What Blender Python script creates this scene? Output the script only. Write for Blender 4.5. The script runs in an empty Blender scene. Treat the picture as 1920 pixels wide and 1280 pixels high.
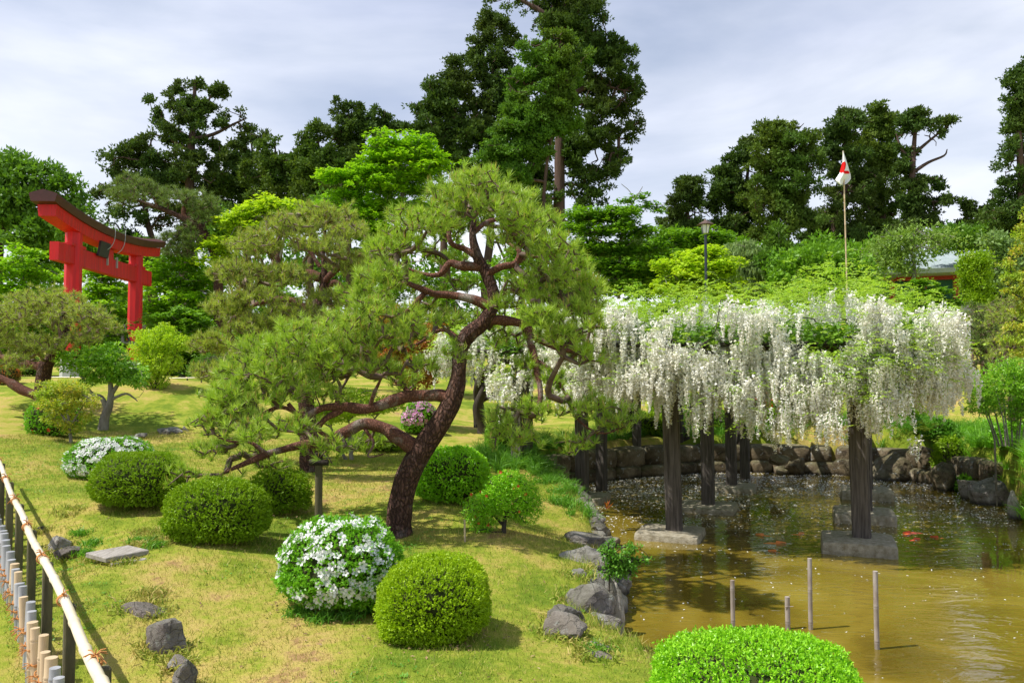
import bpy, math
import numpy as np
from mathutils import Vector, Matrix

# ------------------------------------------------------------------ camera, sky, sun, exposure
SC = bpy.context.scene
EYE, FPX, PITCH = 2.4, 1500.0, math.atan(60 / 1500.0)      # eye height over the pond, focal length in photo pixels
cd = bpy.data.cameras.new('camera'); CAM = bpy.data.objects.new('camera', cd); SC.collection.objects.link(CAM)
CAM.location = (0, 0, EYE); CAM.rotation_euler = (math.pi / 2 + PITCH, 0, 0)
cd.sensor_width = 36; cd.lens = FPX / 1920 * 36; cd.clip_start = 0.05; cd.clip_end = 3000
SC.camera = CAM
SUNV = Vector((-0.50, -0.12, 0.85)).normalized()           # towards the sun
sl = bpy.data.lights.new('sun', 'SUN'); so = bpy.data.objects.new('sun', sl); SC.collection.objects.link(so)
sl.energy = 5.0; sl.angle = math.radians(0.55); sl.color = (1.0, 0.955, 0.88)
so.rotation_euler = SUNV.to_track_quat('Z', 'Y').to_euler(); so.location = (0, 0, 60)
W = bpy.data.worlds.new('World'); SC.world = W; W.use_nodes = True
wn, wl = W.node_tree.nodes, W.node_tree.links
wn.clear()
def wnode(t, **k):
    n = wn.new(t)
    for a, b in k.items(): setattr(n, a, b)
    return n
sky = wnode('ShaderNodeTexSky', sky_type='NISHITA', sun_disc=False)
sky.sun_elevation = math.asin(SUNV.z); sky.sun_rotation = math.atan2(SUNV.x, SUNV.y); sky.air_density = 1.2; sky.dust_density = 1.0
tc = wnode('ShaderNodeTexCoord'); mp = wnode('ShaderNodeMapping'); mp.inputs['Scale'].default_value = (1.0, 1.0, 3.2); mp.inputs['Rotation'].default_value = (0.25, 0.3, 0.4)
nz = wnode('ShaderNodeTexNoise'); nz.inputs['Scale'].default_value = 1.9; nz.inputs['Detail'].default_value = 7; nz.inputs['Roughness'].default_value = 0.52; nz.inputs['Distortion'].default_value = 0.35
rp = wnode('ShaderNodeValToRGB'); rp.color_ramp.elements[0].position = 0.36; rp.color_ramp.elements[1].position = 0.66
rp.color_ramp.elements[0].color = (0.42, 0.42, 0.42, 1); rp.color_ramp.elements[1].color = (1, 1, 1, 1)
sp = wnode('ShaderNodeSeparateXYZ')
hz = wnode('ShaderNodeMapRange'); hz.inputs[1].default_value = 0.08; hz.inputs[2].default_value = 0.62; hz.inputs[3].default_value = 1.0; hz.inputs[4].default_value = 0.0
cm = wnode('ShaderNodeMixRGB'); cm.inputs[1].default_value = (4.6, 5.2, 7.3, 1); cm.inputs[2].default_value = (9.8, 10.0, 10.7, 1)     # thin high cloud overhead, brighter veil low down
mx = wnode('ShaderNodeMixRGB'); bg = wnode('ShaderNodeBackground'); bg.inputs[1].default_value = 0.1
out = wnode('ShaderNodeOutputWorld')
wl.new(tc.outputs['Generated'], mp.inputs[0]); wl.new(mp.outputs[0], nz.inputs[0]); wl.new(nz.outputs[0], rp.inputs[0])
wl.new(tc.outputs['Generated'], sp.inputs[0]); wl.new(sp.outputs[2], hz.inputs[0]); 
nz2 = wnode('ShaderNodeTexNoise'); nz2.inputs['Scale'].default_value = 3.1; nz2.inputs['Detail'].default_value = 5
ad = wnode('ShaderNodeMath', operation='MULTIPLY_ADD'); ad.inputs[1].default_value = 1.3; ad.inputs[2].default_value = -0.65
ad2 = wnode('ShaderNodeMath', operation='ADD', use_clamp=True)
wl.new(mp.outputs[0], nz2.inputs[0]); wl.new(nz2.outputs[0], ad.inputs[0]); wl.new(ad.outputs[0], ad2.inputs[0]); wl.new(hz.outputs[0], ad2.inputs[1])
wl.new(ad2.outputs[0], cm.inputs[0])
wl.new(rp.outputs[0], mx.inputs[0]); wl.new(sky.outputs[0], mx.inputs[1]); wl.new(cm.outputs[0], mx.inputs[2]); wl.new(mx.outputs[0], bg.inputs[0]); wl.new(bg.outputs[0], out.inputs[0])
SC.view_settings.view_transform = 'Standard'; SC.view_settings.look = 'None'; SC.view_settings.gamma = 1; SC.view_settings.use_curve_mapping = False
SC.view_settings.exposure = 0.30
SC.render.engine = 'CYCLES'
cy = SC.cycles; cy.max_bounces = 7; cy.diffuse_bounces = 3; cy.glossy_bounces = 3; cy.transmission_bounces = 5; cy.transparent_max_bounces = 4
cy.use_denoising = True; cy.sample_clamp_indirect = 6; cy.caustics_reflective = False; cy.caustics_refractive = False

# ------------------------------------------------------------------ helpers
PI = math.pi
A = np.array
def px(u, v, d):
    """world point seen at photo pixel (u, v) at d metres in front of the camera"""
    a, b = (u - 960) / FPX, (640 - v) / FPX
    y, z = math.cos(PITCH) - math.sin(PITCH) * b, math.sin(PITCH) + math.cos(PITCH) * b
    return A([a * d / y, d, EYE + z * d / y])
def pxz(u, v, z):
    """world point seen at photo pixel (u, v) at height z"""
    b = (640 - v) / FPX
    y, zz = math.cos(PITCH) - math.sin(PITCH) * b, math.sin(PITCH) + math.cos(PITCH) * b
    return px(u, v, (z - EYE) * y / zz)
def norm(v, ax=-1): return v / (np.linalg.norm(v, axis=ax, keepdims=True) + 1e-9)
def hash3(i, j, k, s=0):
    n = (i * 374761393 + j * 668265263 + k * 2147483647 + s * 1274126177) & 0xffffffff
    n = ((n ^ (n >> 13)) * 1274126177) & 0xffffffff
    return ((n ^ (n >> 16)) & 0xffff) / 65535.0
def vnoise(P, s=0):
    """value noise in [0,1] at points P (n,3)"""
    P = np.asarray(P, float); I = np.floor(P).astype(np.int64); F = P - I; F = F * F * (3 - 2 * F); r = 0
    for a in (0, 1):
        for b in (0, 1):
            for c in (0, 1):
                w = (F[..., 0] if a else 1 - F[..., 0]) * (F[..., 1] if b else 1 - F[..., 1]) * (F[..., 2] if c else 1 - F[..., 2])
                r = r + w * hash3(I[..., 0] + a, I[..., 1] + b, I[..., 2] + c, s)
    return r
def fbm(P, o=3, s=0):
    r, a, t = 0, 1.0, 0
    for i in range(o): r = r + a * vnoise(P * 2 ** i, s + i); t += a; a *= .5
    return r / t

class MB:
    """collects geometry, then links it as ONE mesh object"""
    def __init__(s): s.V, s.F, s.R, s.M, s.S, s.n = [], [], [], [], [], 0
    def add(s, V, F, r=None, m=0, smooth=False):
        V = np.asarray(V, float).reshape(-1, 3); F = np.asarray(F, np.int64)
        s.V.append(V); s.F.append(F + s.n); s.n += len(V); k = len(F)
        s.R.append(np.full(k, .5) if r is None else np.broadcast_to(np.asarray(r, float), (k,)))
        s.M.append(np.full(k, m)); s.S.append(np.full(k, smooth)); return s
    def build(s, name, mats, parent=None, loc=None):
        if not isinstance(mats, (list, tuple)): mats = [mats]
        me = bpy.data.meshes.new(name)
        V = np.concatenate(s.V) if s.V else np.zeros((0, 3))
        if loc is not None: V = V - np.asarray(loc)
        cnt = np.concatenate([np.full(len(f), f.shape[1]) for f in s.F]); idx = np.concatenate([f.ravel() for f in s.F])
        me.vertices.add(len(V)); me.vertices.foreach_set('co', V.astype(np.float32).ravel())
        me.loops.add(len(idx)); me.loops.foreach_set('vertex_index', idx.astype(np.int32))
        me.polygons.add(len(cnt)); st = np.concatenate([[0], np.cumsum(cnt)[:-1]])
        me.polygons.foreach_set('loop_start', st.astype(np.int32))
        me.polygons.foreach_set('material_index', np.concatenate(s.M).astype(np.int32))
        me.polygons.foreach_set('use_smooth', np.concatenate(s.S))
        at = me.attributes.new('rnd', 'FLOAT', 'FACE'); at.data.foreach_set('value', np.concatenate(s.R).astype(np.float32))
        me.update(calc_edges=True); me.validate(verbose=False)
        for m in mats: me.materials.append(m)
        return link(name, me, parent, loc)
def link(name, me, parent=None, loc=None):
    o = bpy.data.objects.new(name, me); SC.collection.objects.link(o)
    if loc is not None: o.location = loc
    if parent is not None: o.parent = parent
    return o
def tag(o, label=None, cat=None, group=None, kind=None):
    for k, v in (('label', label), ('category', cat), ('group', group), ('kind', kind)):
        if v: o[k] = v
    return o
def thing(name, label, cat, loc=(0, 0, 0), group=None):
    """an empty at a thing's base; parts are given in its local space through kid()"""
    e = bpy.data.objects.new(name, None); SC.collection.objects.link(e); e.location = loc; e.empty_display_size = .2
    return tag(e, label, cat, group)
def kid(mb, name, mats, t):
    """world-space geometry becomes a part of t, kept in t's local space"""
    o = mb.build(name, mats); me = o.data
    L = A(t.location); v = np.empty(len(me.vertices) * 3, np.float32); me.vertices.foreach_get('co', v)
    me.vertices.foreach_set('co', (v.reshape(-1, 3) - L).astype(np.float32).ravel()); me.update(); o.parent = t
    return o

def basis(ax):
    ax = norm(ax); h = np.where(np.abs(ax[..., 2:3]) > .9, A([1., 0, 0]), A([0, 0, 1.])); s = norm(np.cross(ax, h)); return ax, s, np.cross(s, ax)
def box(mb, c, s, rz=0, r=None, m=0, bev=0):
    c, s = A(c, float), A(s, float) / 2
    if bev:
        b = bev; V = []
        for sx in (-1, 1):
            for sy in (-1, 1):
                for sz in (-1, 1):
                    V += [(sx * s[0], sy * (s[1] - b), sz * (s[2] - b)), (sx * (s[0] - b), sy * s[1], sz * (s[2] - b)), (sx * (s[0] - b), sy * (s[1] - b), sz * s[2])]
        V = A(V); F4, F3 = [], []
        I = lambda x, y, z, k: ((x * 2 + y) * 2 + z) * 3 + k
        for a in (0, 1):
            F4.append([I(a, 0, 0, 0), I(a, 1, 0, 0), I(a, 1, 1, 0), I(a, 0, 1, 0)][::1 if a else -1])
            F4.append([I(0, a, 0, 1), I(1, a, 0, 1), I(1, a, 1, 1), I(0, a, 1, 1)][::-1 if a else 1])
            F4.append([I(0, 0, a, 2), I(1, 0, a, 2), I(1, 1, a, 2), I(0, 1, a, 2)][::1 if a else -1])
            for b2 in (0, 1):
                F4.append([I(a, b2, 0, 0), I(a, b2, 0, 1), I(a, b2, 1, 1), I(a, b2, 1, 0)])
                F4.append([I(a, 0, b2, 0), I(a, 0, b2, 2), I(a, 1, b2, 2), I(a, 1, b2, 0)])
                F4.append([I(0, a, b2, 1), I(0, a, b2, 2), I(1, a, b2, 2), I(1, a, b2, 1)])
                for z in (0, 1): F3.append([I(a, b2, z, 0), I(a, b2, z, 1), I(a, b2, z, 2)])
    else:
        V = A([(x, y, z) for x in (-1, 1) for y in (-1, 1) for z in (-1, 1)]) * s; F3 = None
        F4 = [[0, 1, 3, 2], [4, 6, 7, 5], [0, 4, 5, 1], [2, 3, 7, 6], [0, 2, 6, 4], [1, 5, 7, 3]]
    R = A([[math.cos(rz), -math.sin(rz), 0], [math.sin(rz), math.cos(rz), 0], [0, 0, 1]])
    V = V @ R.T + c
    mb.add(V, F4, r, m)
    if F3: mb.add(V, F3, r, m)
    return mb
def smoothpath(P, n=6):
    P = np.asarray(P, float); Q = np.vstack([2 * P[0] - P[1], P, 2 * P[-1] - P[-2]]); o = []
    for i in range(1, len(Q) - 2):
        for t in np.linspace(0, 1, n, endpoint=False):
            a, b, c, d = Q[i - 1], Q[i], Q[i + 1], Q[i + 2]
            o.append(.5 * (2 * b + (c - a) * t + (2 * a - 5 * b + 4 * c - d) * t * t + (3 * b - a - 3 * c + d) * t ** 3))
    o.append(P[-1]); return A(o)
def tube(mb, P, R, k=8, disp=0, dsc=6., cap=True, r=.5, m=0, smooth=True, squash=None):
    P = np.asarray(P, float); n = len(P); R = np.broadcast_to(np.asarray(R, float), (n,))
    T = np.gradient(P, axis=0) if n > 2 else np.repeat((P[1:] - P[:1]), 2, 0)
    T = norm(T); u = norm(np.cross(T[0], A([.3, .9, .2]) if abs(T[0][2]) > .5 else A([0, 0, 1.]))); V = []
    an = np.arange(k) / k * 2 * PI
    for i in range(n):
        u = norm(u - T[i] * (u @ T[i])); w = np.cross(T[i], u)
        V.append(P[i] + R[i] * (np.cos(an)[:, None] * u + np.sin(an)[:, None] * w))
    V = A(V)
    if disp:
        D = V - P[:, None]; nn = fbm(V * dsc, 3, 7) - .5
        V = P[:, None] + D * (1 + disp * 2 * nn[..., None])
    a = np.arange(n - 1)[:, None] * k; j = np.arange(k)[None]; j2 = (j + 1) % k
    F = np.stack([a + j, a + j2, a + k + j2, a + k + j], -1).reshape(-1, 4)
    V = V.reshape(-1, 3); mb.add(V, F, r, m, smooth)
    if cap:
        for c, s in ((0, -1), (n - 1, 1)):
            ring = V[c * k:(c + 1) * k]; C = np.vstack([ring, ring.mean(0)])
            mb.add(C, [[i, (i + 1) % k, k][::s] for i in range(k)], r, m)
    return mb
def segs(mb, Pa, Pb, Ra, Rb, k=4, r=.5, m=0):
    """many thin tapering twigs at once"""
    T, s, w = basis(Pb - Pa); an = np.arange(k) / k * 2 * PI
    dirs = np.cos(an)[None, :, None] * s[:, None] + np.sin(an)[None, :, None] * w[:, None]
    V = np.concatenate([Pa[:, None] + dirs * Ra[:, None, None], Pb[:, None] + dirs * Rb[:, None, None]], 1)
    b = np.arange(len(Pa))[:, None, None] * 2 * k; j = np.arange(k); F = np.stack([j, (j + 1) % k, (j + 1) % k + k, j + k], -1)[None] + b
    return mb.add(V.reshape(-1, 3), F.reshape(-1, 4), r, m, True)
def leaves(mb, P, ax, side, L, Wd, r, tri=False, m=0, fold=0.):
    """one small leaf-shaped face per point: base at P, running along ax, as wide as Wd along side"""
    P, ax, side = np.asarray(P, float), norm(ax), norm(side); n = len(P)
    L = np.broadcast_to(L, (n,))[:, None]; Wd = np.broadcast_to(Wd, (n,))[:, None] / 2
    if tri:
        V = np.stack([P - side * Wd, P + side * Wd, P + ax * L], 1); F = np.arange(n * 3).reshape(-1, 3)
    else:
        up = np.cross(ax, side)
        V = np.stack([P, P + ax * L * .45 + side * Wd + up * fold * Wd, P + ax * L, P + ax * L * .45 - side * Wd + up * fold * Wd], 1); F = np.arange(n * 4).reshape(-1, 4)
    return mb.add(V.reshape(-1, 3), F, r, m)
def rdir(g, n):
    v = g.normal(size=(n, 3)); return norm(v)
ICO = {}
def ico(k):
    if k not in ICO:
        import bmesh
        b = bmesh.new(); bmesh.ops.create_icosphere(b, subdivisions=k, radius=1); b.verts.ensure_lookup_table()
        ICO[k] = (A([v.co[:] for v in b.verts]), A([[v.index for v in f.verts] for f in b.faces])); b.free()
    return ICO[k]
def rockgeo(g, size, sub=3, ncut=14, rough=.13, soft=.4):
    """angular boulder: a sphere cut by random planes, then roughened"""
    D, F = ico(sub); N = norm(rdir(g, ncut) * A([1, 1, 1.])); h = g.uniform(.42, .82, ncut)
    d = D @ N.T; r = np.where(d > .05, h / np.maximum(d, .05), 9).min(1); r = np.minimum(r, 1.15)
    r = r * (1 - soft * .25) + soft * .25
    V = D * r[:, None]; V = V * 1.25; V = V * (1 + rough * 2 * (fbm(V * 2.3 + g.uniform(0, 50, 3), 4)[:, None] - .5)) + rough * .9 * (np.abs(fbm(V * 5 + 5, 4)[:, None] - .5)) * D
    V = V / np.abs(V).max(0)
    a = g.uniform(0, 2 * PI); V = V * A(size) / 2
    return V, F
def rotz(V, a):
    c, s = math.cos(a), math.sin(a); return V @ A([[c, s, 0], [-s, c, 0], [0, 0, 1]])

# ------------------------------------------------------------------ materials
def mat(name):
    m = bpy.data.materials.new(name); m.use_nodes = True; nt = m.node_tree; return m, nt, nt.nodes, nt.links, nt.nodes['Principled BSDF']
def nd(ns, t, **k):
    n = ns.new(t)
    for a, b in k.items():
        if a[0] == 'i' and a[1:].isdigit(): n.inputs[int(a[1:])].default_value = b
        else: setattr(n, a, b)
    return n
def c4(c): return (c[0], c[1], c[2], 1)
def noise_(ns, ls, co, sc, det=4, rough=.55, dist=0.):
    n = ns.new('ShaderNodeTexNoise'); n.inputs['Scale'].default_value = sc; n.inputs['Detail'].default_value = det; n.inputs['Roughness'].default_value = rough; n.inputs['Distortion'].default_value = dist
    ls.new(co, n.inputs['Vector']); return n.outputs[0]
def ramp(ns, ls, f, stops):
    r = ns.new('ShaderNodeValToRGB'); e = r.color_ramp.elements
    while len(e) < len(stops): e.new(.5)
    for x, (p, c) in zip(e, stops): x.position = p; x.color = c4(c)
    ls.new(f, r.inputs[0]); return r.outputs[0]
def mixc(ns, ls, f, a, b, typ='MIX'):
    n = ns.new('ShaderNodeMixRGB'); n.blend_type = typ
    for s, x in ((0, f), (1, a), (2, b)):
        if isinstance(x, (tuple, list)): n.inputs[s].default_value = c4(x)
        elif isinstance(x, (int, float)): n.inputs[s].default_value = x
        else: ls.new(x, n.inputs[s])
    return n.outputs[0]
def bump(ns, ls, bs, h, strength=.5, dist=.01):
    b = ns.new('ShaderNodeBump'); b.inputs['Strength'].default_value = strength; b.inputs['Distance'].default_value = dist
    ls.new(h, b.inputs['Height']); ls.new(b.outputs[0], bs.inputs['Normal'])
def leafmat(name, c1, c2, c3=None, nsc=2., trans=.4, rough=.5, spec=.35, tcol=(1.0, 1.0, .45)):
    """leaf: every leaf differs a little (rnd), and whole boughs lean to c3"""
    m, nt, ns, ls, bs = mat(name)
    at = nd(ns, 'ShaderNodeAttribute', attribute_name='rnd'); geo = ns.new('ShaderNodeNewGeometry')
    col = mixc(ns, ls, at.outputs['Fac'], c1, c2)
    if c3:
        n = noise_(ns, ls, geo.outputs['Position'], nsc, 2)
        f = nd(ns, 'ShaderNodeMapRange', i1=.45, i2=.68); ls.new(n, f.inputs[0]); col = mixc(ns, ls, f.outputs[0], col, c3)
    ls.new(col, bs.inputs['Base Color']); bs.inputs['Roughness'].default_value = rough; bs.inputs['Specular IOR Level'].default_value = spec
    tr = ns.new('ShaderNodeBsdfTranslucent'); t2 = mixc(ns, ls, 1., col, tcol, 'MULTIPLY'); ls.new(t2, tr.inputs[0])
    mx = nd(ns, 'ShaderNodeMixShader', i0=trans); ls.new(bs.outputs[0], mx.inputs[1]); ls.new(tr.outputs[0], mx.inputs[2])
    ls.new(mx.outputs[0], ns['Material Output'].inputs[0]); return m
def simple(name, c, rough=.6, spec=.4, var=None, vs=6., bsc=None, bst=.4, bd=.01, streak=None):
    m, nt, ns, ls, bs = mat(name); tcn = ns.new('ShaderNodeTexCoord'); co = tcn.outputs['Object']
    if streak:
        mp_ = nd(ns, 'ShaderNodeMapping'); mp_.inputs['Scale'].default_value = streak; ls.new(co, mp_.inputs[0]); co = mp_.outputs[0]
    bs.inputs['Roughness'].default_value = rough; bs.inputs['Specular IOR Level'].default_value = spec
    if var: ls.new(ramp(ns, ls, noise_(ns, ls, co, vs, 6, .6), [(.3, c), (.7, var)]), bs.inputs['Base Color'])
    else: bs.inputs['Base Color'].default_value = c4(c)
    if bsc: bump(ns, ls, bs, noise_(ns, ls, co, bsc, 6, .65), bst, bd)
    return m
def barkmat(name, c1, c2, c3, sc=22., bd=.02, lich=None):
    m, nt, ns, ls, bs = mat(name); tcn = ns.new('ShaderNodeTexCoord'); mp_ = nd(ns, 'ShaderNodeMapping'); mp_.inputs['Scale'].default_value = (1, 1, .45)
    ls.new(tcn.outputs['Object'], mp_.inputs[0]); co = mp_.outputs[0]
    va = ns.new('ShaderNodeVectorMath'); va.operation = 'MULTIPLY_ADD'; va.inputs[1].default_value = (2.2 / sc,) * 3
    wn_ = nd(ns, 'ShaderNodeTexNoise'); wn_.inputs['Scale'].default_value = sc * .55; wn_.inputs['Detail'].default_value = 5; ls.new(co, wn_.inputs['Vector']); ls.new(wn_.outputs[1], va.inputs[0]); ls.new(co, va.inputs[2])
    vo = nd(ns, 'ShaderNodeTexVoronoi', feature='DISTANCE_TO_EDGE'); vo.inputs['Scale'].default_value = sc; ls.new(va.outputs[0], vo.inputs['Vector'])
    cr = nd(ns, 'ShaderNodeMapRange', i1=0., i2=.22, i3=.35); ls.new(vo.outputs['Distance'], cr.inputs[0])
    n2 = noise_(ns, ls, co, sc * 1.4, 6, .7); col = ramp(ns, ls, n2, [(.3, c2), (.55, c1), (.75, c3)])
    col = mixc(ns, ls, cr.outputs[0], tuple(x * .35 for x in c2), col)
    if lich:
        f = nd(ns, 'ShaderNodeMapRange', i1=.56, i2=.72); ls.new(noise_(ns, ls, tcn.outputs['Object'], 3.3, 5, .6), f.inputs[0]); col = mixc(ns, ls, f.outputs[0], col, lich)
    ls.new(col, bs.inputs['Base Color']); bs.inputs['Roughness'].default_value = .85; bs.inputs['Specular IOR Level'].default_value = .2
    hh = nd(ns, 'ShaderNodeMath', operation='MULTIPLY_ADD', i1=.5); ls.new(n2, hh.inputs[0]); ls.new(cr.outputs[0], hh.inputs[2])
    bump(ns, ls, bs, hh.outputs[0], .9, bd); return m
def rockmat(name, base, dark, pale, sc=3., spec=.3, moss=.35):
    m, nt, ns, ls, bs = mat(name); tcn = ns.new('ShaderNodeTexCoord'); oi = ns.new('ShaderNodeObjectInfo')
    va = ns.new('ShaderNodeVectorMath'); va.operation = 'ADD'; ls.new(tcn.outputs['Object'], va.inputs[0]); ls.new(oi.outputs['Random'], va.inputs[1]); co = va.outputs[0]
    n1 = noise_(ns, ls, co, sc, 8, .62, .4); col = ramp(ns, ls, n1, [(.32, dark), (.5, base), (.7, pale)])
    f = nd(ns, 'ShaderNodeMapRange', i1=.60, i2=.66); ls.new(noise_(ns, ls, co, sc * 2.7, 5, .6), f.inputs[0]); col = mixc(ns, ls, f.outputs[0], col, (.42, .41, .38))
    n3 = noise_(ns, ls, co, sc * 30, 4, .7); col = mixc(ns, ls, .35, col, n3, 'OVERLAY')
    vo = nd(ns, 'ShaderNodeTexVoronoi', feature='DISTANCE_TO_EDGE'); vo.inputs['Scale'].default_value = sc * 1.6; wv = ns.new('ShaderNodeVectorMath'); wv.operation = 'MULTIPLY_ADD'; wv.inputs[1].default_value = (.35,) * 3
    tn = nd(ns, 'ShaderNodeTexNoise'); tn.inputs['Scale'].default_value = sc * 1.5; tn.inputs['Detail'].default_value = 6; ls.new(co, tn.inputs['Vector']); ls.new(tn.outputs[1], wv.inputs[0]); ls.new(co, wv.inputs[2]); ls.new(wv.outputs[0], vo.inputs['Vector'])
    ck = nd(ns, 'ShaderNodeMapRange', i1=0., i2=.03, i3=.6); ls.new(vo.outputs['Distance'], ck.inputs[0]); col = mixc(ns, ls, 1., col, ck.outputs[0], 'MULTIPLY')
    gp_ = ns.new('ShaderNodeNewGeometry'); sx = ns.new('ShaderNodeSeparateXYZ'); ls.new(gp_.outputs['Normal'], sx.inputs[0]); ms = nd(ns, 'ShaderNodeMapRange', i1=.55, i2=.8); mo = nd(ns, 'ShaderNodeMath', operation='MULTIPLY_ADD', i1=.45); ls.new(sx.outputs[2], mo.inputs[0]); ls.new(noise_(ns, ls, co, sc * 1.3, 5, .65), mo.inputs[2]); ls.new(mo.outputs[0], ms.inputs[0])
    mf = nd(ns, 'ShaderNodeMath', operation='MULTIPLY', i1=moss); ls.new(ms.outputs[0], mf.inputs[0]); col = mixc(ns, ls, mf.outputs[0], col, (.075, .10, .03))
    sz_ = ns.new('ShaderNodeSeparateXYZ'); ls.new(gp_.outputs['Position'], sz_.inputs[0]); wet = nd(ns, 'ShaderNodeMapRange', i1=.03, i2=.10, i3=.30); ls.new(sz_.outputs[2], wet.inputs[0]); col = mixc(ns, ls, 1., col, wet.outputs[0], 'MULTIPLY')
    hs = nd(ns, 'ShaderNodeHueSaturation'); v = nd(ns, 'ShaderNodeMapRange', i3=.75, i4=1.25); ls.new(oi.outputs['Random'], v.inputs[0]); ls.new(v.outputs[0], hs.inputs['Value']); ls.new(col, hs.inputs['Color'])
    ls.new(hs.outputs[0], bs.inputs['Base Color']); bs.inputs['Roughness'].default_value = .82; bs.inputs['Specular IOR Level'].default_value = spec
    h = noise_(ns, ls, co, sc * 5, 9, .78); hm = nd(ns, 'ShaderNodeMath', operation='MULTIPLY_ADD', i1=.5); ls.new(ck.outputs[0], hm.inputs[0]); ls.new(h, hm.inputs[2]); bump(ns, ls, bs, hm.outputs[0], 1., .05); return m

M = {}
M['pine'] = leafmat('pine_needle', (.16, .32, .025), (.60, .76, .12), (.38, .57, .055), 2.2, .38, .45, .5)
M['pine_olive'] = leafmat('pine_needle_olive', (.22, .32, .045), (.52, .61, .14), (.40, .50, .08), 1.5, .42)
M['pine_dark'] = leafmat('pine_needle_dark', (.12, .19, .04), (.25, .35, .09), None, 2, .3)
M['shoot'] = leafmat('new_pine_shoot', (.42, .44, .10), (.58, .42, .12), None, 2, .2)
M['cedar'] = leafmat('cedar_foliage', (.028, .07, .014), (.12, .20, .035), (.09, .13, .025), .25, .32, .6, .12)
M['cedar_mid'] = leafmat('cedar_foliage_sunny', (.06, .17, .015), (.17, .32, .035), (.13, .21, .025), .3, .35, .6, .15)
M['cedar_olive'] = leafmat('cedar_foliage_olive', (.05, .105, .014), (.18, .25, .035), (.085, .17, .025), .3, .32, .6, .12)
M['maple'] = leafmat('maple_leaf', (.20, .44, .010), (.42, .68, .035), (.26, .54, .02), .5, .45, .5, .3)
M['maple_yellow'] = leafmat('maple_leaf_yellow', (.36, .58, .015), (.60, .76, .06), (.48, .68, .03), .7, .45)
M['maple_mid'] = leafmat('maple_leaf_deep', (.10, .27, .012), (.26, .47, .03), (.17, .36, .02), .5, .4)
M['maple_red'] = leafmat('maple_leaf_red', (.38, .06, .02), (.58, .27, .05), (.34, .30, .05), 3., .4)
M['maple_tip'] = leafmat('maple_leaf_gold_tip', (.32, .50, .04), (.66, .52, .08), (.38, .56, .05), 2.6, .45)
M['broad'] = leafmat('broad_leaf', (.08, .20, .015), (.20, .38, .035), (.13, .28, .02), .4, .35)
M['fig'] = leafmat('garden_tree_leaf', (.17, .42, .02), (.38, .64, .06), None, 2, .4, .4, .5)
M['grey_leaf'] = leafmat('grey_green_leaf', (.16, .27, .07), (.34, .46, .16), (.22, .36, .10), .8, .4)
M['cherry'] = leafmat('cherry_leaf', (.14, .28, .03), (.32, .46, .09), (.22, .34, .06), 1., .4)
M['hedge'] = leafmat('clipped_azalea_leaf', (.26, .44, .006), (.48, .66, .02), (.36, .54, .01), 5., .38, .45, .35)
M['hedge_dark'] = leafmat('clipped_bush_leaf', (.17, .33, .006), (.36, .52, .02), (.24, .42, .01), 6., .36, .5, .3)
M['hedge_lime'] = leafmat('lime_bush_leaf', (.20, .54, .006), (.42, .76, .03), None, 6., .3, .4, .5)
M['azalea_leaf'] = leafmat('azalea_leaf', (.14, .42, .01), (.32, .64, .04), None, 5., .35, .4, .5)
M['wist_leaf'] = leafmat('wisteria_leaf', (.26, .48, .03), (.54, .70, .12), (.36, .58, .05), 1.6, .45)
M['fern'] = leafmat('bank_plant_leaf', (.08, .26, .015), (.22, .46, .05), None, 4., .4)
def petal(name, c1, c2, t=.3): return leafmat(name, c1, c2, None, 2, t, .5, .3, (1, 1, .96))
M['white_petal'] = petal('white_petal', (.80, .80, .78), (.90, .90, .88))
M['wist_petal'] = petal('wisteria_petal', (.86, .82, .68), (.92, .92, .90), .28)
M['pink_petal'] = petal('pink_petal', (.70, .22, .52), (.85, .55, .78))
M['red_petal'] = petal('red_petal', (.72, .03, .02), (.85, .12, .05))
M['pine_bark'] = barkmat('red_pine_bark', (.155, .078, .055), (.06, .032, .026), (.26, .18, .145), 25., .045, (.22, .185, .16))
M['limb_bark'] = barkmat('pine_limb_bark', (.24, .10, .065), (.13, .065, .05), (.33, .235, .19), 48., .015, (.33, .29, .25))
M['twig'] = simple('pine_twig', (.085, .05, .038), .85, .2, (.20, .145, .115), 8)
M['twig_pale'] = simple('pine_twig_pale', (.13, .085, .062), .85, .2, (.28, .215, .165), 8)
M['cedar_bark'] = simple('cedar_bark', (.06, .040, .032), .9, .15, (.15, .095, .075), 5, 14, .7, .05, (1, 1, .12))
M['dark_bark'] = simple('dark_bark', (.03, .025, .02), .9, .2, (.085, .07, .055), 7, 30, .7, .02, (1, 1, .25))
M['grey_bark'] = simple('grey_bark', (.14, .12, .10), .85, .2, (.34, .31, .26), 9, 25, .6, .015, (1, 1, .4))
M['core'] = simple('bush_dark_core', (.03, .05, .012), .9, .1, (.05, .045, .02), 20)  # dark tone for the light-blocking core added inside the bushes
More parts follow.
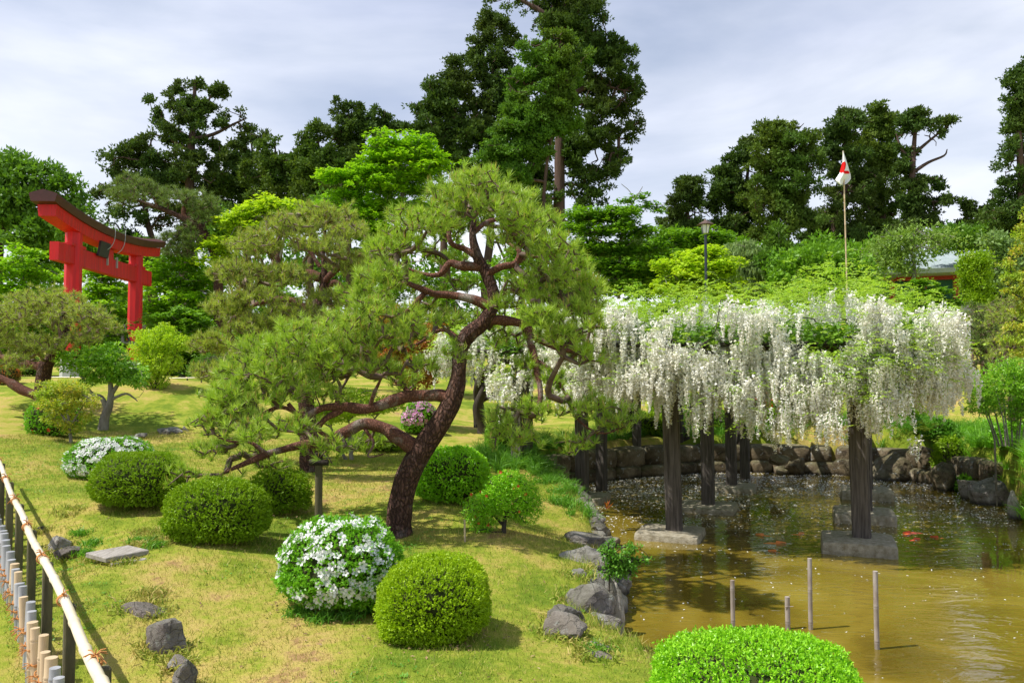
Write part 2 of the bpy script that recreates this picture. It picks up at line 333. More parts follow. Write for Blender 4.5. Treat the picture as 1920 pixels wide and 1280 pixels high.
# ------------------------------------------------------------------ the lie of the land
def G(u, v, H):                                   # lawn point seen at (u,v), H metres under the eye
    p = pxz(u, v, EYE - H); return (p[0], p[1], p[2])
ANCH = [G(*a) for a in (
    (600, 1280, 1.88), (1000, 1280, 1.92), (100, 1280, 1.85), (810, 1195, 1.85), (625, 1140, 1.80), (1060, 1200, 1.90), (390, 1030, 1.72), (745, 992, 1.75), (940, 1010, 1.85),
    (1090, 1000, 2.02), (238, 965, 1.62), (190, 890, 1.48), (590, 990, 1.72), (500, 935, 1.65), (850, 950, 1.76), (650, 870, 1.62), (860, 850, 1.62), (200, 802, 1.15), (40, 822, 1.15),
    (1010, 900, 1.80), (780, 812, 1.42), (900, 785, 1.30), (1000, 805, 1.45), (1200, 800, 1.45), (1400, 805, 1.45), (1300, 765, 1.1), (1600, 815, 1.42), (1800, 860, 1.6), (1880, 830, 1.28),
    (0, 1200, 1.85), (0, 1050, 1.8), (-150, 950, 1.55), (-200, 830, 1.1), (1130, 860, 1.72), (1450, 845, 1.62), (1700, 850, 1.6))]
ANCH += [(-14, 21.5, 2.2), (-9.6, 21.5, 2.22), (-18, 24, 2.4), (-5.5, 23, 1.75), (0, 32, 1.9), (6, 30, 2.1), (12.3, 22.5, 2.0), (15, 28, 3.4), (18, 33, 4.6), (17, 22, 2.5), (10, 33, 3.4), (24, 45, 5.4),
         (-15, 28, 2.15), (-16, 34, 2.2), (-30, 40, 2.6), (0, 45, 3.2), (0, 60, 5), (30, 60, 6.2), (-30, 65, 4), (60, 60, 7), (-60, 60, 4), (0, 110, 9), (90, 110, 9), (-90, 110, 7), (0, 2, .5), (4, 3.2, .46), (2, 4.2, .44),
         (-4, 2, .62), (-8, 6, .65), (9, 3.0, .4), (14, 3, .5), (-12, 12, 1.0), (15.5, 12.5, .8), (16, 16, 1.4), (-40, 10, 2), (40, 10, 2.5), (0, -30, .5), (-40, -30, .5), (40, -30, .5), (6, 4.4, .4)]
ANCH = A(ANCH)
def _k(a, b): return np.sqrt(((a[:, None] - b[None]) ** 2).sum(-1) + .8)
_w = np.linalg.solve(np.block([[_k(ANCH[:, :2], ANCH[:, :2]) + .25 * np.eye(len(ANCH)), np.ones((len(ANCH), 1))], [np.ones((1, len(ANCH))), np.zeros((1, 1))]]), np.append(ANCH[:, 2], 0))
POND = [tuple(pxz(u, v, 0)[:2]) for u, v in ((1240, 1285), (1180, 1262), (1150, 1225), (1150, 1180), (1166, 1120), (1152, 1060), (1140, 1015), (1098, 975), (1062, 948), (1025, 933), (1012, 915),
        (1100, 903), (1200, 893), (1320, 884), (1450, 884), (1560, 888), (1640, 893), (1720, 901), (1800, 916), (1858, 930), (1893, 952), (1915, 990))]
POND = A(POND + [(11.5, 11.2), (16, 11.5), (24, 9), (24, 4.6), (8, 4.9), (3.5, 5.05), (2, 5.1), (1.45, 5.3)])
def pond_sd(x, y):
    """signed distance to the pond's edge, negative over water"""
    p = np.stack([x, y], -1); a = POND; b = np.roll(POND, -1, 0); best = np.full(x.shape, 1e9); ins = np.zeros(x.shape, bool)
    for i in range(len(a)):
        e = b[i] - a[i]; w = p - a[i]; t = np.clip((w @ e) / (e @ e), 0, 1); dd = w - t[..., None] * e
        best = np.minimum(best, np.hypot(dd[..., 0], dd[..., 1]))
        c = (a[i][1] > p[..., 1]) != (b[i][1] > p[..., 1]); xi = a[i][0] + (p[..., 1] - a[i][1]) * (b[i][0] - a[i][0]) / (b[i][1] - a[i][1] + 1e-12); ins ^= c & (p[..., 0] < xi)
    return np.where(ins, -best, best)
def land(x, y):
    x, y = np.asarray(x, float), np.asarray(y, float); s = x.shape; q = np.stack([x.ravel(), y.ravel()], -1); z = np.empty(len(q))
    for i in range(0, len(q), 20000): z[i:i + 20000] = _k(q[i:i + 20000], ANCH[:, :2]) @ _w[:-1] + _w[-1]
    P3 = np.stack([q[:, 0], q[:, 1], q[:, 0] * 0], -1)
    r = np.hypot(q[:, 0], q[:, 1]); z = z + (fbm(P3 * .9, 3, 3) - .5) * .10 + (fbm(P3 * .08 + 4, 3, 5) - .5) * 2.5 * np.clip((r - 35) / 40, 0, 1)
    return z.reshape(s)
def ground(x, y, sd=None):
    z = land(x, y); sd = pond_sd(np.asarray(x, float), np.asarray(y, float)) if sd is None else sd
    t = np.clip((sd + .02) / .26, 0, 1); t = t * t * (3 - 2 * t); return z * t + (1 - t) * -.75
def gz(x, y): return float(ground(A([x]), A([y]))[0])

def axis_coords(a, b, fine, lo, hi, k=1.13):
    c = list(np.arange(a, b + 1e-6, fine)); s = fine; v = b
    while v < hi: s *= k; v += s; c.append(v)
    s, v, h = fine, a, []
    while v > lo: s *= k; v -= s; h.append(v)
    return A(h[::-1] + c)
XS = axis_coords(-7.5, 12.5, .13, -700, 700, 1.16); YS = axis_coords(3.0, 21, .13, -60, 900, 1.16)
GX, GY = np.meshgrid(XS, YS); SD = pond_sd(GX, GY); GZ = ground(GX, GY, SD)
def gridmesh(keep=None, dz=0.):
    n, m = GX.shape; V = np.stack([GX, GY, GZ + dz], -1).reshape(-1, 3); i, j = np.meshgrid(np.arange(n - 1), np.arange(m - 1), indexing='ij')
    F = np.stack([i * m + j, i * m + j + 1, (i + 1) * m + j + 1, (i + 1) * m + j], -1).reshape(-1, 4)
    if keep is not None:
        k = keep.reshape(-1)[F].all(1); F = F[k]; u, inv = np.unique(F, return_inverse=True); V = V[u]; F = inv.reshape(F.shape)
    return V, F
# lawn colour: one node recipe shared by the soil and the blades, so blades keep the patch they grow in
def lawncol(ns, ls):
    geo = ns.new('ShaderNodeNewGeometry'); co = geo.outputs['Position']
    a = noise_(ns, ls, co, .55, 5, .6, .4); b = noise_(ns, ls, co, 2.6, 5, .65); c = noise_(ns, ls, co, 11., 4, .7)
    s = nd(ns, 'ShaderNodeMath', operation='MULTIPLY_ADD', i1=.55); ls.new(b, s.inputs[0]); ls.new(a, s.inputs[2])
    s2 = nd(ns, 'ShaderNodeMath', operation='MULTIPLY_ADD', i1=.35); ls.new(c, s2.inputs[0]); ls.new(s.outputs[0], s2.inputs[2])
    f = nd(ns, 'ShaderNodeMapRange', i1=.80, i2=1.17); ls.new(s2.outputs[0], f.inputs[0]); return f.outputs[0], co
def lawnmat():
    m, nt, ns, ls, bs = mat('lawn'); f, co = lawncol(ns, ls)
    col = ramp(ns, ls, f, [(0., (.14, .21, .018)), (.35, (.25, .30, .03)), (.6, (.38, .34, .07)), (.85, (.46, .35, .11)), (1., (.33, .21, .09))])
    fine = noise_(ns, ls, co, 90., 3, .7); col = mixc(ns, ls, .55, col, ramp(ns, ls, fine, [(.25, (.28, .28, .28)), (.75, (.75, .75, .75))]), 'OVERLAY')
    sp_ = nd(ns, 'ShaderNodeSeparateXYZ'); ls.new(co, sp_.inputs[0]); k = nd(ns, 'ShaderNodeMapRange', i1=.0, i2=.30); ls.new(sp_.outputs[2], k.inputs[0])
    col = mixc(ns, ls, k.outputs[0], (.10, .075, .045), col)
    ls.new(col, bs.inputs['Base Color']); bs.inputs['Roughness'].default_value = .95; bs.inputs['Specular IOR Level'].default_value = .1
    bump(ns, ls, bs, fine, .7, .03); return m
def blademat():
    m, nt, ns, ls, bs = mat('grass_blade'); f, co = lawncol(ns, ls); at = nd(ns, 'ShaderNodeAttribute', attribute_name='rnd')
    g_ = ramp(ns, ls, at.outputs['Fac'], [(0., (.12, .25, .010)), (.55, (.26, .40, .03)), (.8, (.42, .44, .07)), (1., (.58, .47, .17))])
    y_ = ramp(ns, ls, at.outputs['Fac'], [(0., (.22, .27, .03)), (.4, (.43, .38, .08)), (1., (.62, .47, .18))])
    col = mixc(ns, ls, f, g_, y_); ls.new(col, bs.inputs['Base Color']); bs.inputs['Roughness'].default_value = .6; bs.inputs['Specular IOR Level'].default_value = .25
    tr = ns.new('ShaderNodeBsdfTranslucent'); ls.new(col, tr.inputs[0]); mx = nd(ns, 'ShaderNodeMixShader', i0=.3); ls.new(bs.outputs[0], mx.inputs[1]); ls.new(tr.outputs[0], mx.inputs[2]); ls.new(mx.outputs[0], ns['Material Output'].inputs[0]); return m
M['lawn'] = lawnmat(); M['blade'] = blademat()
V, F = gridmesh(); tag(MB().add(V, F, smooth=True).build('ground', M['lawn']), kind='structure')
# the garden path outside the bamboo fence: the fence runs from FA to FB
FA, FB = px(206, 1292, 3.35), px(0, 872, 8.0)
def fence_side(x, y):            # > 0 on the lawn side
    e = (FB - FA)[:2]; e = e / np.hypot(*e); return (x - FA[0]) * e[1] - (y - FA[1]) * e[0]
M['path'] = simple('path_sand', (.46, .41, .31), .9, .15, (.62, .57, .46), 3, 40, .6, .02)
fs = fence_side(GX, GY) + (fbm(np.stack([GX, GY, GX * 0], -1) * 2.2, 2) - .5) * .5
V, F = gridmesh((fs < -.18) & (fs > -4) & (GY > -4) & (GY < 14), .012); tag(MB().add(V, F, smooth=True).build('path', M['path']), kind='structure')
# water: turbid, ochre with silt; ripples only in the normal
def watermat():
    m, nt, ns, ls, bs = mat('pond_water'); geo = ns.new('ShaderNodeNewGeometry'); co = geo.outputs['Position']
    n = noise_(ns, ls, co, .55, 4, .5, 1.2); ls.new(ramp(ns, ls, n, [(.30, (.11, .078, .009)), (.5, (.19, .138, .016)), (.7, (.26, .20, .032))]), bs.inputs['Base Color'])
    bs.inputs['Roughness'].default_value = .02; bs.inputs['IOR'].default_value = 1.55; bs.inputs['Specular IOR Level'].default_value = .5
    mp_ = nd(ns, 'ShaderNodeMapping'); mp_.inputs['Scale'].default_value = (1, 2.3, 1); ls.new(co, mp_.inputs[0])
    a = noise_(ns, ls, mp_.outputs[0], 1.9, 2, .45, 1.8); b = noise_(ns, ls, mp_.outputs[0], 9., 2, .5, .6)
    amp = noise_(ns, ls, co, .35, 2, .5); am = nd(ns, 'ShaderNodeMapRange', i1=.35, i2=.65, i3=.06, i4=1.); ls.new(amp, am.inputs[0])
    s = nd(ns, 'ShaderNodeMath', operation='MULTIPLY_ADD', i1=.18); ls.new(b, s.inputs[0]); ls.new(a, s.inputs[2])
    s2 = nd(ns, 'ShaderNodeMath', operation='MULTIPLY'); ls.new(s.outputs[0], s2.inputs[0]); ls.new(am.outputs[0], s2.inputs[1])
    bump(ns, ls, bs, s2.outputs[0], .30, .055); return m
c = POND.mean(0); out_ = [p + norm(p - c) * .22 for p in POND]
n_ = len(out_); V = [(p[0], p[1], 0.) for p in out_]; wmb = MB(); wmb.add(V, [list(range(n_))])
wo = tag(wmb.build('pond_water', watermat()), kind='structure')

# ------------------------------------------------------------------ grass
g = np.random.default_rng(5)
def scatter_lawn(n, x0, x1, y0, y1, pw=1.6):
    """random lawn spots, thinning out with distance"""
    y = y0 + (y1 - y0) * g.random(n * 3) ** pw; x = g.uniform(x0, x1, n * 3); k = np.abs(x) < y * .70 + .5; x, y = x[k][:n], y[k][:n]
    sd = pond_sd(x, y); k = (sd > .03) & (fence_side(x, y) > -.16); return x[k], y[k], sd[k]
x, y, sd = scatter_lawn(230000, -9, 9, 4.2, 17, 1.5)
z = ground(x, y, sd); n = len(x); P = np.stack([x, y, z - .004], -1)
ax = norm(np.stack([g.normal(0, .55, n), g.normal(0, .55, n), np.ones(n)], -1)); sd_ = norm(np.cross(ax, rdir(g, n)))
nn = vnoise(P * A([3, 3, 0]), 9); L = (.015 + .024 * g.random(n) ** 1.5 + .022 * (nn > .58) * g.random(n)) * (1 + y * .035); L = np.where(sd < .5, L * 1.9, L)
tag(leaves(MB(), P, ax, sd_, L, .0035 * (1 + y * .10), g.random(n), tri=True).build('lawn_grass', M['blade']), 'short lawn grass, patchy green and straw, round the clipped bushes', 'grass', kind='stuff')
# tall tufts on the banks
def tufts(spots, name, label, hgt=.16, per=46, m='fern', mode=0):
    mb = MB(); S = A(spots); S = np.stack([S[:, 0], S[:, 1], ground(S[:, 0], S[:, 1])], -1) if S.shape[1] == 2 else S
    P = np.repeat(S, per, 0); n = len(P); P = P + np.stack([g.normal(0, .05, n), g.normal(0, .05, n), np.zeros(n)], -1)
    ax = norm(np.stack([g.normal(0, .5, n), g.normal(0, .5, n), np.ones(n)], -1)); s = norm(np.cross(ax, rdir(g, n))); L = hgt * g.uniform(.5, 1.2, n)
    mid = P + ax * L[:, None] * .55; ax2 = norm(ax + A([0, 0, -.55]) + np.stack([ax[:, 0], ax[:, 1], 0 * ax[:, 0]], -1) * .8); w = .0055
    V = np.stack([P - s * w, P + s * w, mid + s * w * .8, mid - s * w * .8, mid + ax2 * L[:, None] * .6], 1); b = np.arange(n)[:, None] * 5; r = g.random(n)
    mb.add(V.reshape(-1, 3), (b + A([0, 1, 2, 3])), r); mb.F.append(b + A([3, 2, 4]) + 0); mb.R.append(r); mb.M.append(np.zeros(n)); mb.S.append(np.zeros(n, bool))
    return tag(mb.build(name, M[m]), label, 'grass', kind='stuff')
def shore(k0, k1, n, lo, hi):
    """n random spots along the pond edge between corners k0 and k1, lo..hi metres back from it"""
    o = []
    while len(o) < n:
        i = g.integers(k0, k1); t = g.random(); p = POND[i] * (1 - t) + POND[i + 1] * t; e = POND[i + 1] - POND[i]; nrm = A([-e[1], e[0]]) / np.hypot(*e)
        q = p + nrm * g.uniform(lo, hi)
        if pond_sd(q[:1], q[1:])[0] < 0: q = 2 * p - q
        o.append(q)
    return o
tufts(shore(6, 11, 130, .15, .7), 'bank_grass', 'long green grass hanging over the near left pond bank', .17)
tufts(shore(8, 18, 420, .05, 1.3), 'bank_grass', 'dark tufts of long grass over the back stone wall of the pond', .34, 40, 'fern')
tufts(shore(17, 23, 330, .3, 2.2), 'bank_grass', 'bright long grass on the right bank above the boulders', .26, 40, 'azalea_leaf')
tufts([G(u, v, h)[:2] for u, v, h in ((150, 1010, 1.75), (175, 1020, 1.75), (160, 1030, 1.75), (262, 1035, 1.75), (290, 1050, 1.76), (560, 1150, 1.8), (600, 1160, 1.8), (650, 1155, 1.8), (690, 1140, 1.8), (1120, 1230, 1.95), (1100, 1015, 2.), (1130, 1030, 2.0))
       for _ in range(3)], 'grass_tuft', 'small green tufts beside the rocks and under the white azalea', .09, 40)
# weeds and litter in the lawn
n = 9000; x, y, sd = scatter_lawn(n, -8, 7, 4.4, 15, 1.4); k = vnoise(np.stack([x * 1.3, y * 1.3, x * 0], -1), 17) > .62; x, y, sd = x[k], y[k], sd[k]; P = np.repeat(np.stack([x, y, ground(x, y, sd) + .008], -1), 5, 0); n = len(P); P = P + g.normal(0, .012, (n, 3)) * A([1, 1, .2]); a_ = g.uniform(0, 2 * PI, n)
tag(leaves(MB(), P, np.stack([np.cos(a_), np.sin(a_), g.uniform(.1, .9, n)], -1), np.stack([-np.sin(a_), np.cos(a_), 0 * a_], -1), g.uniform(.014, .034, n), g.uniform(.008, .016, n), g.random(n)).build('lawn_weeds', M['fern']), 'small broad-leaved weeds and clover dotted through the lawn', 'weeds', kind='stuff')
x, y, sd = scatter_lawn(1500, -8, 7, 4.4, 16, 1.3); n = len(x); P = np.stack([x, y, ground(x, y, sd) + .012], -1); a_ = g.uniform(0, 2 * PI, n); ax = np.stack([np.cos(a_), np.sin(a_), g.normal(0, .3, n)], -1)
tag(leaves(MB(), P, ax, rdir(g, n) * .4 + np.stack([-np.sin(a_), np.cos(a_), 0 * a_], -1), g.uniform(.015, .05, n), g.uniform(.006, .02, n), g.random(n), fold=.5).build('leaf_litter', leafmat('dry_leaf', (.16, .09, .04), (.42, .28, .14), None, 2, .1)), 'scattered dry brown leaves and bark bits on the lawn', 'leaf litter', kind='stuff')
# floating petals
n = 26000; y = 9.4 + 10.4 * g.random(n) ** .62; x = g.uniform(.2, 12, n); cl = vnoise(np.stack([x * .8, y * 1.3, x * 0], -1), 4)
k = (pond_sd(x, y) < -.02) & (g.random(n) < np.clip((y - 9.6) / 5.5, .05, 1) * np.clip(cl * 1.7 - .25, .06, 1)); x, y = x[k], y[k]
x2 = g.uniform(.8, 9, 420); y2 = g.uniform(5.2, 11, 420); k = pond_sd(x2, y2) < -.05; x, y = np.append(x, x2[k]), np.append(y, y2[k])
n = len(x); an = g.uniform(0, 2 * PI, n); P = np.stack([x, y, np.full(n, .004)], -1); ax = np.stack([np.cos(an), np.sin(an), g.uniform(0, .35, n)], -1)
leaves(pm := MB(), P, ax, np.stack([-np.sin(an), np.cos(an), g.uniform(-.2, .2, n)], -1), g.uniform(.02, .045, n) * np.clip(y / 11, .6, 1.5), g.uniform(.014, .028, n) * np.clip(y / 11, .6, 1.5), g.random(n))
tag(pm.build('floating_petals', M['white_petal']), 'white fallen petals floating on the pond below the wisteria', 'petals', kind='stuff')
# ------------------------------------------------------------------ plant builders
def grow(P0, par0, att, step, wig, g, bias=.22, up=0.):
    """joins every attractor to the nearest point of the growing skeleton by a crooked twig"""
    n0 = len(P0); cap = n0 + 60 + int(sum(2 + np.linalg.norm(att - P0[np.argmin(np.linalg.norm(att.mean(0) - P0, axis=1))], axis=1) / step)) * 3
    P = np.zeros((cap, 3)); L = np.zeros(cap); par = np.full(cap, -1); P[:n0] = P0; par[:n0] = par0; n = n0; tips = []
    d0 = np.array([np.min(np.linalg.norm(P0 - a, axis=1)) for a in att])
    for i in np.argsort(d0):
        a = att[i]; d = np.linalg.norm(P[:n] - a, axis=1); j = int(np.argmin(d + bias * L[:n])); m = max(1, int(d[j] / step)); q0 = P[j].copy(); pr = j
        if n + m >= cap: break
        off = g.normal(0, wig, 3) * d[j] ** .8; 
        for k in range(1, m + 1):
            t = k / m; P[n] = q0 * (1 - t) + a * t + off * math.sin(PI * t) + (g.normal(0, wig * .5, 3) * step if k < m else 0) + A([0, 0, up * d[j] * math.sin(PI * t)])
            par[n] = pr; L[n] = L[pr] + d[j] / m; pr = n; n += 1
        tips.append((i, pr))
    return P[:n], par[:n], n0, tips
def twigs(mb, sk, r0, rmax, k=4, r=.5, pw=.42, m=0):
    P, par, n0, tips = sk; n = len(P); cnt = np.zeros(n)
    for _, t in tips: cnt[t] = 1
    for i in range(n - 1, -1, -1):
        if par[i] >= 0: cnt[par[i]] += cnt[i]
    R = np.minimum(r0 * np.maximum(cnt, 1) ** pw, rmax); i = np.arange(n0, n); p = par[i]
    Rp = np.minimum(R[p], R[i] * 1.7); return segs(mb, P[p], P[i], Rp, R[i], k, r, m)
def chain(paths):
    """limb paths -> skeleton nodes with parents"""
    P, par = [], []
    for q in paths:
        for i, p in enumerate(q):
            if i == 0: par.append(-1 if not P else int(np.argmin([np.sum((np.asarray(a) - p) ** 2) for a in P])))
            else: par.append(len(P) - 1)
            P.append(p)
    return A(P), A(par)
def blobs_w(blobs, d, depth=1.):
    """blob outlines (u, v, ru, rv[, dd]) -> centres and radii in metres"""
    C, R = [], []
    for b in blobs:
        dd = b[4] if len(b) > 4 else 0; D = d + dd; C.append(px(b[0], b[1], D)); R.append((b[2] * D / FPX, b[2] * D / FPX * depth, b[3] * D / FPX))
    return A(C), A(R)
def pick(g, C, R, n, shell=2.2):
    w = R[:, 0] * R[:, 2] ** 1.0 * R[:, 1] ** .5; i = g.choice(len(C), n, p=w / w.sum()); return C[i] + rdir(g, n) * (g.random(n) ** (1 / shell))[:, None] * R[i], i
def bough_tree(name, label, cat, d, base, blobs, lm, bm, seed, nb=60, br=1.2, flat=.35, ncl=16, cr=.3, nl=14, L=.2, Wd=.12, mode='ball', tri=True, depth=.8, tr=.3, trunk=None, twr=.02, drop=0., group=None, shell=2.2, jit=0., twigtips=False, lean=0, tk=10):
    """tree: tapered trunk > boughs > clumps of leaf-sized faces"""
    g = np.random.default_rng(seed); C, R = blobs_w(blobs, d, depth)
    B, bi = pick(g, C, R, nb, max(shell, .1))
    if shell < 0: bi = g.choice(len(C), nb, p=(R[:, 0] * R[:, 2]) / (R[:, 0] * R[:, 2]).sum()); B = C[bi] + np.clip(g.normal(0, -shell, (nb, 3)), -1.25, 1.25) * R[bi]
    br_ = br * g.uniform(.55, 1.15, nb)
    P = np.repeat(B, ncl, 0); r = np.repeat(br_, ncl); off = rdir(g, len(P)) * (g.random(len(P)) ** (1 / 2.4))[:, None]; P = P + off * r[:, None] * A([1, 1, flat])
    if drop: P[:, 2] -= drop * (off[:, 0] ** 2 + off[:, 1] ** 2) * r
    if jit: P = P[vnoise(P * jit, seed) > .29]
    cl = P; P = np.repeat(P, nl, 0); n = len(P); o = rdir(g, n) * (g.random(n) ** .5)[:, None]; P = P + o * cr * A([1, 1, .9 if mode == 'ball' else .45])
    tone = np.clip(np.repeat(np.repeat(g.random(nb), ncl)[:len(cl)] if not jit else vnoise(cl * .8, 3), nl) * .5 + g.random(n) * .5, 0, 1)
    if mode == 'flat':
        a = g.uniform(0, 2 * PI, n); ax = norm(np.stack([np.cos(a), np.sin(a), g.normal(-.15, .3, n)], -1)); s = norm(np.cross(ax, A([0, 0, 1.]) + rdir(g, n) * .45))
    elif mode == 'hang': ax = norm(A([0, 0, -1.]) + rdir(g, n) * .35); s = norm(np.cross(ax, rdir(g, n)))
    else: ax = norm(norm(o) + rdir(g, n) * .7 + A([0, 0, .25])); s = norm(np.cross(ax, rdir(g, n)))
    b0 = A([base[0], base[1], gz(base[0], base[1])]); t = thing(name, label, cat, tuple(b0), group)
    lf = leaves(MB(), P, ax, s, L * g.uniform(.7, 1.25, n), Wd * g.uniform(.7, 1.2, n), tone, tri)
    if trunk is None:
        top = C[np.argmax(C[:, 2])] + A([0, 0, R[np.argmax(C[:, 2])][2] * .6]); k = np.linspace(0, 1, 7)[:, None]
        pa = (b0 - A([0, 0, .2])) * (1 - k) + top * k; pa[1:-1] += g.normal(0, .018 + lean, (5, 3)) * (top[2] - b0[2]) * A([1, 1, 0]); trunks = [(pa, np.linspace(tr, tr * .12, 7))]
    else: trunks = trunk
    tm = MB(); nodes = []
    for pa, ra in trunks:
        q = smoothpath(pa, 4); rr = np.interp(np.linspace(0, 1, len(q)), np.linspace(0, 1, len(ra)), ra); tube(tm, q, rr, tk, .12, 3); nodes.append(q)
    kid(tm, 'trunk', bm, t)
    sk = chain(nodes); att = np.concatenate([B, cl[g.random(len(cl)) < .12]]) if twigtips else B
    w = MB(); twigs(w, grow(sk[0], sk[1], att, max(.25, br * .6), .10, g, .3), twr, tr * .45, 5); tag(kid(w, 'branches', bm, t), kind='stuff')
    tag(kid(lf, 'crown', lm, t), kind='stuff'); return t

def tuft_geo(mb, mb2, T, axis, g, per=44, L=.12, wd=.0045, spread=(.25, 1.5), shoots=.5, sl=.07):
    n = len(T); P = np.repeat(T, per, 0); ax = norm(np.repeat(axis, per, 0)); N = len(P); a, s, w = basis(ax); th = g.uniform(spread[0], spread[1], N); ph = g.uniform(0, 2 * PI, N)
    dr = a * np.cos(th)[:, None] + (s * np.cos(ph)[:, None] + w * np.sin(ph)[:, None]) * np.sin(th)[:, None]; P = P + ax * g.uniform(-.04, .03, N)[:, None]
    sd_ = norm(np.cross(dr, rdir(g, N))); tone = np.clip(np.repeat(g.random(n), per) * .45 + g.random(N) * .55, 0, 1)
    leaves(mb, P, dr, sd_, L * g.uniform(.65, 1.1, N), wd, tone, tri=True)
    if mb2 is not None:
        k = np.repeat(T[g.random(n) < shoots], 3, 0); m = len(k); k = k + g.normal(0, .02, (m, 3)); ax = norm(g.normal(0, .13, (m, 3)) + A([0, 0, 1])); s = norm(np.cross(ax, rdir(g, m)))
        h = sl * g.uniform(.4, 1.3, m); r = g.random(m); leaves(mb2, k, ax, s, h, .010, r); leaves(mb2, k, ax, np.cross(ax, s), h, .010, r)
def garden_pine(name, label, d, base, trunk, limbs, pads, seed, ntuft, lm, per=44, L=.12, wd=.0045, tw=.0035, depth=.75, shoots=.5, sl=.07, bark='pine_bark', lbark='limb_bark', twigm='twig', disp=.13, spread=(.25, 1.5), step=.10, cover=1.0, wig=.16, back=1., twk=.76, padk=1.):
    """trained pine: trunk and limbs are traced, twigs grow out to needle tufts gathered in pads"""
    g = np.random.default_rng(seed); b0 = A([base[0], base[1], gz(base[0], base[1])]); t = thing(name, label, 'pine tree', tuple(b0))
    def conv(pl): 
        q = A([px(p[0], p[1], d + (p[3] if len(p) > 3 else 0)) for p in pl]); r = A([p[2] / 2 * (d + (p[3] if len(p) > 3 else 0)) / FPX for p in pl]); return q, r
    nodes = []; q, r = conv(trunk); q[0] = b0 - A([0, 0, .12]); r = r * twk; tp = smoothpath(q, 6); tr_ = np.interp(np.linspace(0, len(q) - 1, len(tp)), range(len(q)), r)
    kid(tube(MB(), tp, tr_, 22, disp, 7.), 'trunk', M[bark], t); nodes.append(tp)
    for pl in limbs:
        q, r = conv(pl); lp = smoothpath(q, 6); lp[1:] += (fbm(lp[1:] * 4, 2, 3)[:, None] - .5) * .05; rr = np.interp(np.linspace(0, len(q) - 1, len(lp)), range(len(q)), r)
        rr = rr * .80 * (1 + .35 * (vnoise(lp * 9, 2) - .5)); kid(tube(MB(), lp, rr, 12, disp, 11.), 'limb', M[lbark], t); nodes.append(lp)
    C, R = [], []
    for p in pads:
        dds = p[4] if len(p) > 4 else None
        for dd in ((dds,) if dds is not None else (-.55 * depth * g.uniform(.6, 1.6), .55 * depth * g.uniform(.4, 1.9) * back)):
            D = d + dd; C.append(px(p[0], p[1], D)); R.append((p[2] * D / FPX, p[2] * D / FPX * .8, p[3] * D / FPX))
    C, R = A(C), A(R); w = R[:, 0] * R[:, 2]; i = g.choice(len(C), ntuft, p=w / w.sum()); dr = rdir(g, ntuft); dr[:, 2] = np.abs(dr[:, 2]) * g.choice([1, 1, 1, -.55], ntuft)
    T = C[i] + dr * (g.random(ntuft) ** (1 / 2.3))[:, None] * R[i] * padk + g.normal(0, .045, (ntuft, 3)) * (d / 9)
    sk0 = chain(nodes); sk = grow(sk0[0], sk0[1], T, step, wig, g, .16)
    w = MB(); twigs(w, sk, tw, .035, 4, .5, .44); tag(kid(w, 'twigs', M[twigm], t), kind='stuff')
    axis = norm(A([0, 0, 1.]) * .8 + (T - C[i]) / R[i].max(1)[:, None] * .7 + rdir(g, ntuft) * .3)
    a, b = MB(), MB(); tuft_geo(a, b, T, axis, g, per, L, wd, spread, shoots, sl); tag(kid(a, 'crown', M[lm], t), kind='stuff'); tag(kid(b, 'new_shoots', M['shoot'], t), kind='stuff'); return t

def flowergeo():
    """five-petalled azalea flower about 1 unit across, opening along +z"""
    mb = MB()
    for k in range(5):
        a = k * 2 * PI / 5; c, s = math.cos(a), math.sin(a); f = lambda r, w, z: (r * c - w * s, r * s + w * c, z)
        mb.add([f(.04, 0, -.18), f(.28, .19, .02), f(.52, .12, .09), f(.54, -.12, .09), f(.28, -.19, .02)], [[0, 1, 2, 3, 4]], .3 + .15 * k)
    return mb
FLOWER = {}
def flowers(t, pts, nrm_, size, m, g, name='blossom', limit=300):
    """each blossom is a part of its own (shared mesh); what is past the limit is joined"""
    if m not in FLOWER: o = flowergeo().build('blossom', M[m]); FLOWER[m] = o.data; bpy.data.objects.remove(o)
    L = A(t.location); n = min(limit, len(pts)); order = np.argsort(pts[:, 1])
    for i in order[:n]:
        q = Vector(nrm_[i] + rdir(g, 1)[0] * .45).to_track_quat('Z', 'Y'); s = size * g.uniform(.75, 1.2)
        o = bpy.data.objects.new(name, FLOWER[m]); o.matrix_world = Matrix.LocRotScale(Vector(pts[i] - L), q, Vector((s, s, s))); SC.collection.objects.link(o); o.parent = t
    if len(pts) > n:
        k = order[n:]; P, N = pts[k], norm(nrm_[k] + rdir(g, len(k)) * .4); mb = MB(); a, s, w = basis(N)
        for j in range(5):
            f = j * 2 * PI / 5; leaves(mb, P, norm(s * math.cos(f) + w * math.sin(f) + a * .25), -s * math.sin(f) + w * math.cos(f), size * .5, size * .36, g.random(len(k)))
        tag(kid(mb, 'blossoms', M[m], t), kind='stuff')
BASES = []
